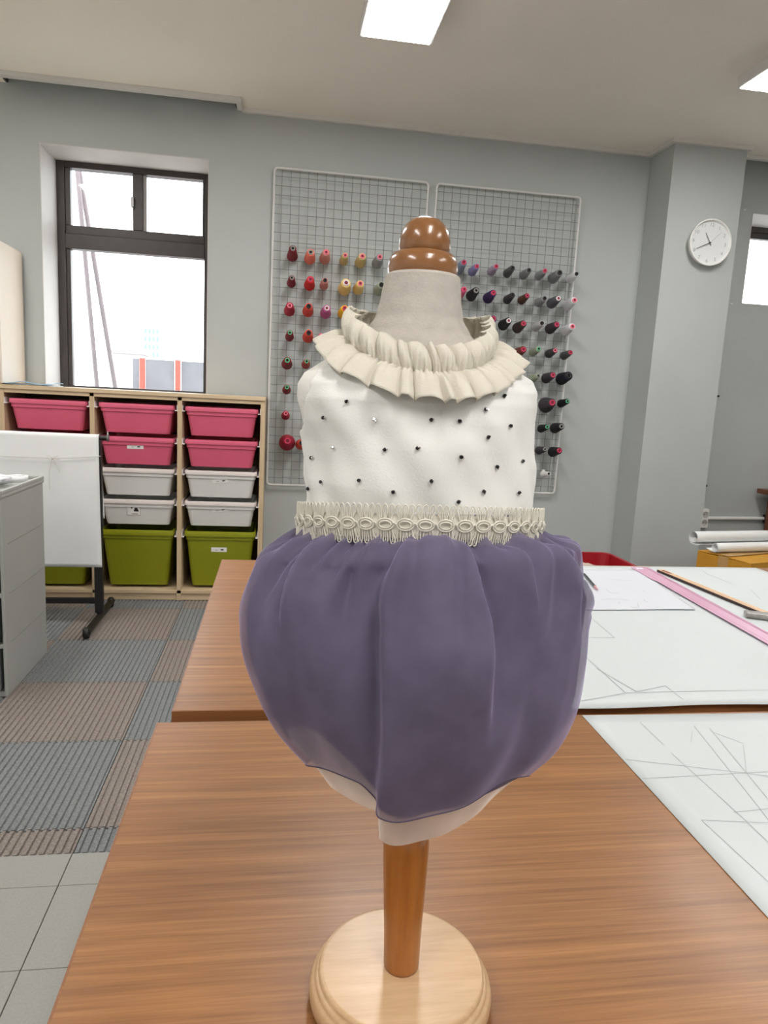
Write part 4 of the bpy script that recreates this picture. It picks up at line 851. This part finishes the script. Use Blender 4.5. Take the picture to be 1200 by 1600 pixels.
def t_end(th, hem, sc, ripple):
    h = cat(hem, th)[0]; lo, hi = .5, 1.25
    for _ in range(14):
        m = (lo+hi)/2
        if surf(th, m, sc, ripple)[2] > h: lo = m
        else: hi = m
    return lo
NU, NV = 480, 110
def layer(name, sc, hem, m, ripple, parent, t0=0.0, nu=NU, nv=NV):
    te = [t_end(-PI+2*PI*i/nu, hem, sc, ripple) for i in range(nu)]
    def fn(i, j):
        x, y, z = surf(-PI+2*PI*i/nu, t0+(te[i]-t0)*j/(nv-1), sc, ripple); return (x, y, z-DZ)
    return MB().grid(fn, nu, nv, wrap=True).build(name, m, parent, fix=False)
sk1 = layer('skirt', 1.0, HEM, purp, 1.0, ds)
sk1['label'] = 'sheer purple organza overskirt'
l2 = layer('skirt_lining', .962, LINHEM, lin, .96, sk1, 0.0, 300, 80)
l3 = layer('underskirt', .950, UNDHEM, whorg, .96, ds, .72, 300, 60); l3['label'] = 'sheer white organza underskirt hem'
# hem stitching of the overskirt
MB().tube([tuple(sk1.data.vertices[(NV-1)*NU+i].co) for i in range(NU)], .0005, 5, closed=True).build('hem_edge', mat('dark_purple_hem', (.075, .06, .11), .8), sk1)
# waist braid
def trim_c(th, off=0): return Vector((-.0065+(.0880+off)*math.sin(th), -(.0772+off)*math.cos(th), .4005+.0125*math.cos(th)-DZ))
band = MB().grid(lambda i, j: tuple(trim_c(2*PI*i/180, .0006+.0008*math.sin(PI*j/4))+Vector((0, 0, -.0095+.0030*j))), 180, 6, wrap=True).build('waist_trim', trimc, ds, fix=False); solid(band, .0008); band['label'] = 'ivory looped braid trim at the waist'
md = MB(); E_ = lambda rx, rz, y, n=18: [(rx*math.cos(2*PI*k/n), y, rz*math.sin(2*PI*k/n)-.0008) for k in range(n)]
md.tube(E_(.0054, .0037, -.0014), .00062, 5, closed=True); md.tube(E_(.0038, .0023, -.0018), .00055, 5, closed=True)
md.tube([(.0050, -.0012, -.0008), (.0062, -.0022, .0006), (.0074, -.0012, -.0008)], .0006, 5)
for x in (-.0042, 0, .0042):
    x2 = x*1.05; md.tube([(x*.7-.0006, -.0008, .0025), (x2-.0017, -.0006, .0088), (x2-.0011, -.0005, .0112), (x2, -.0005, .0120), (x2+.0011, -.0005, .0112), (x2+.0017, -.0006, .0088), (x*.7+.0006, -.0008, .0025)], .00052, 4)
    md.tube([(x*.8, -.0007, .0025), (x2, -.0006, .0100)], .00045, 4)
for x in (-.0042, 0, .0042):
    x2 = x*1.10; md.tube([(x*.8-.0007, -.0008, -.0042), (x2-.0016, -.0006, -.0105), (x2-.0011, -.0005, -.0130), (x2, -.0005, -.0138), (x2+.0011, -.0005, -.0130), (x2+.0016, -.0006, -.0105), (x*.8+.0007, -.0008, -.0042)], .00055, 4)
    md.tube([(x2, -.0006, -.0040), (x2, -.0006, -.0120)], .00045, 4)
md_me = md.mesh('braid_loop'); md_me.materials.append(trimc)
# even spacing along the waist ellipse
K = 720; acc = [0]
for k in range(K): acc.append(acc[-1]+(trim_c(2*PI*(k+1)/K)-trim_c(2*PI*k/K)).length)
NM = 42; pitch_ = acc[-1]/NM
for q in range(NM):
    s = q*pitch_; k = next(i for i in range(K) if acc[i+1] > s-1e-9); th = 2*PI*(k+(s-acc[k])/(acc[k+1]-acc[k]))/K
    tg = (trim_c(th+.01)-trim_c(th-.01)).normalized(); up_ = Vector((0, 0, 1)); up_ = (up_-tg*up_.dot(tg)).normalized(); nn = up_.cross(tg)  # points inward (+local y)
    o = link('braid_loop', md_me, band); p = trim_c(th, .0012)
    o.matrix_local = Matrix(((tg.x, nn.x, up_.x, p.x), (tg.y, nn.y, up_.y, p.y), (tg.z, nn.z, up_.z, p.z), (0, 0, 0, 1)))
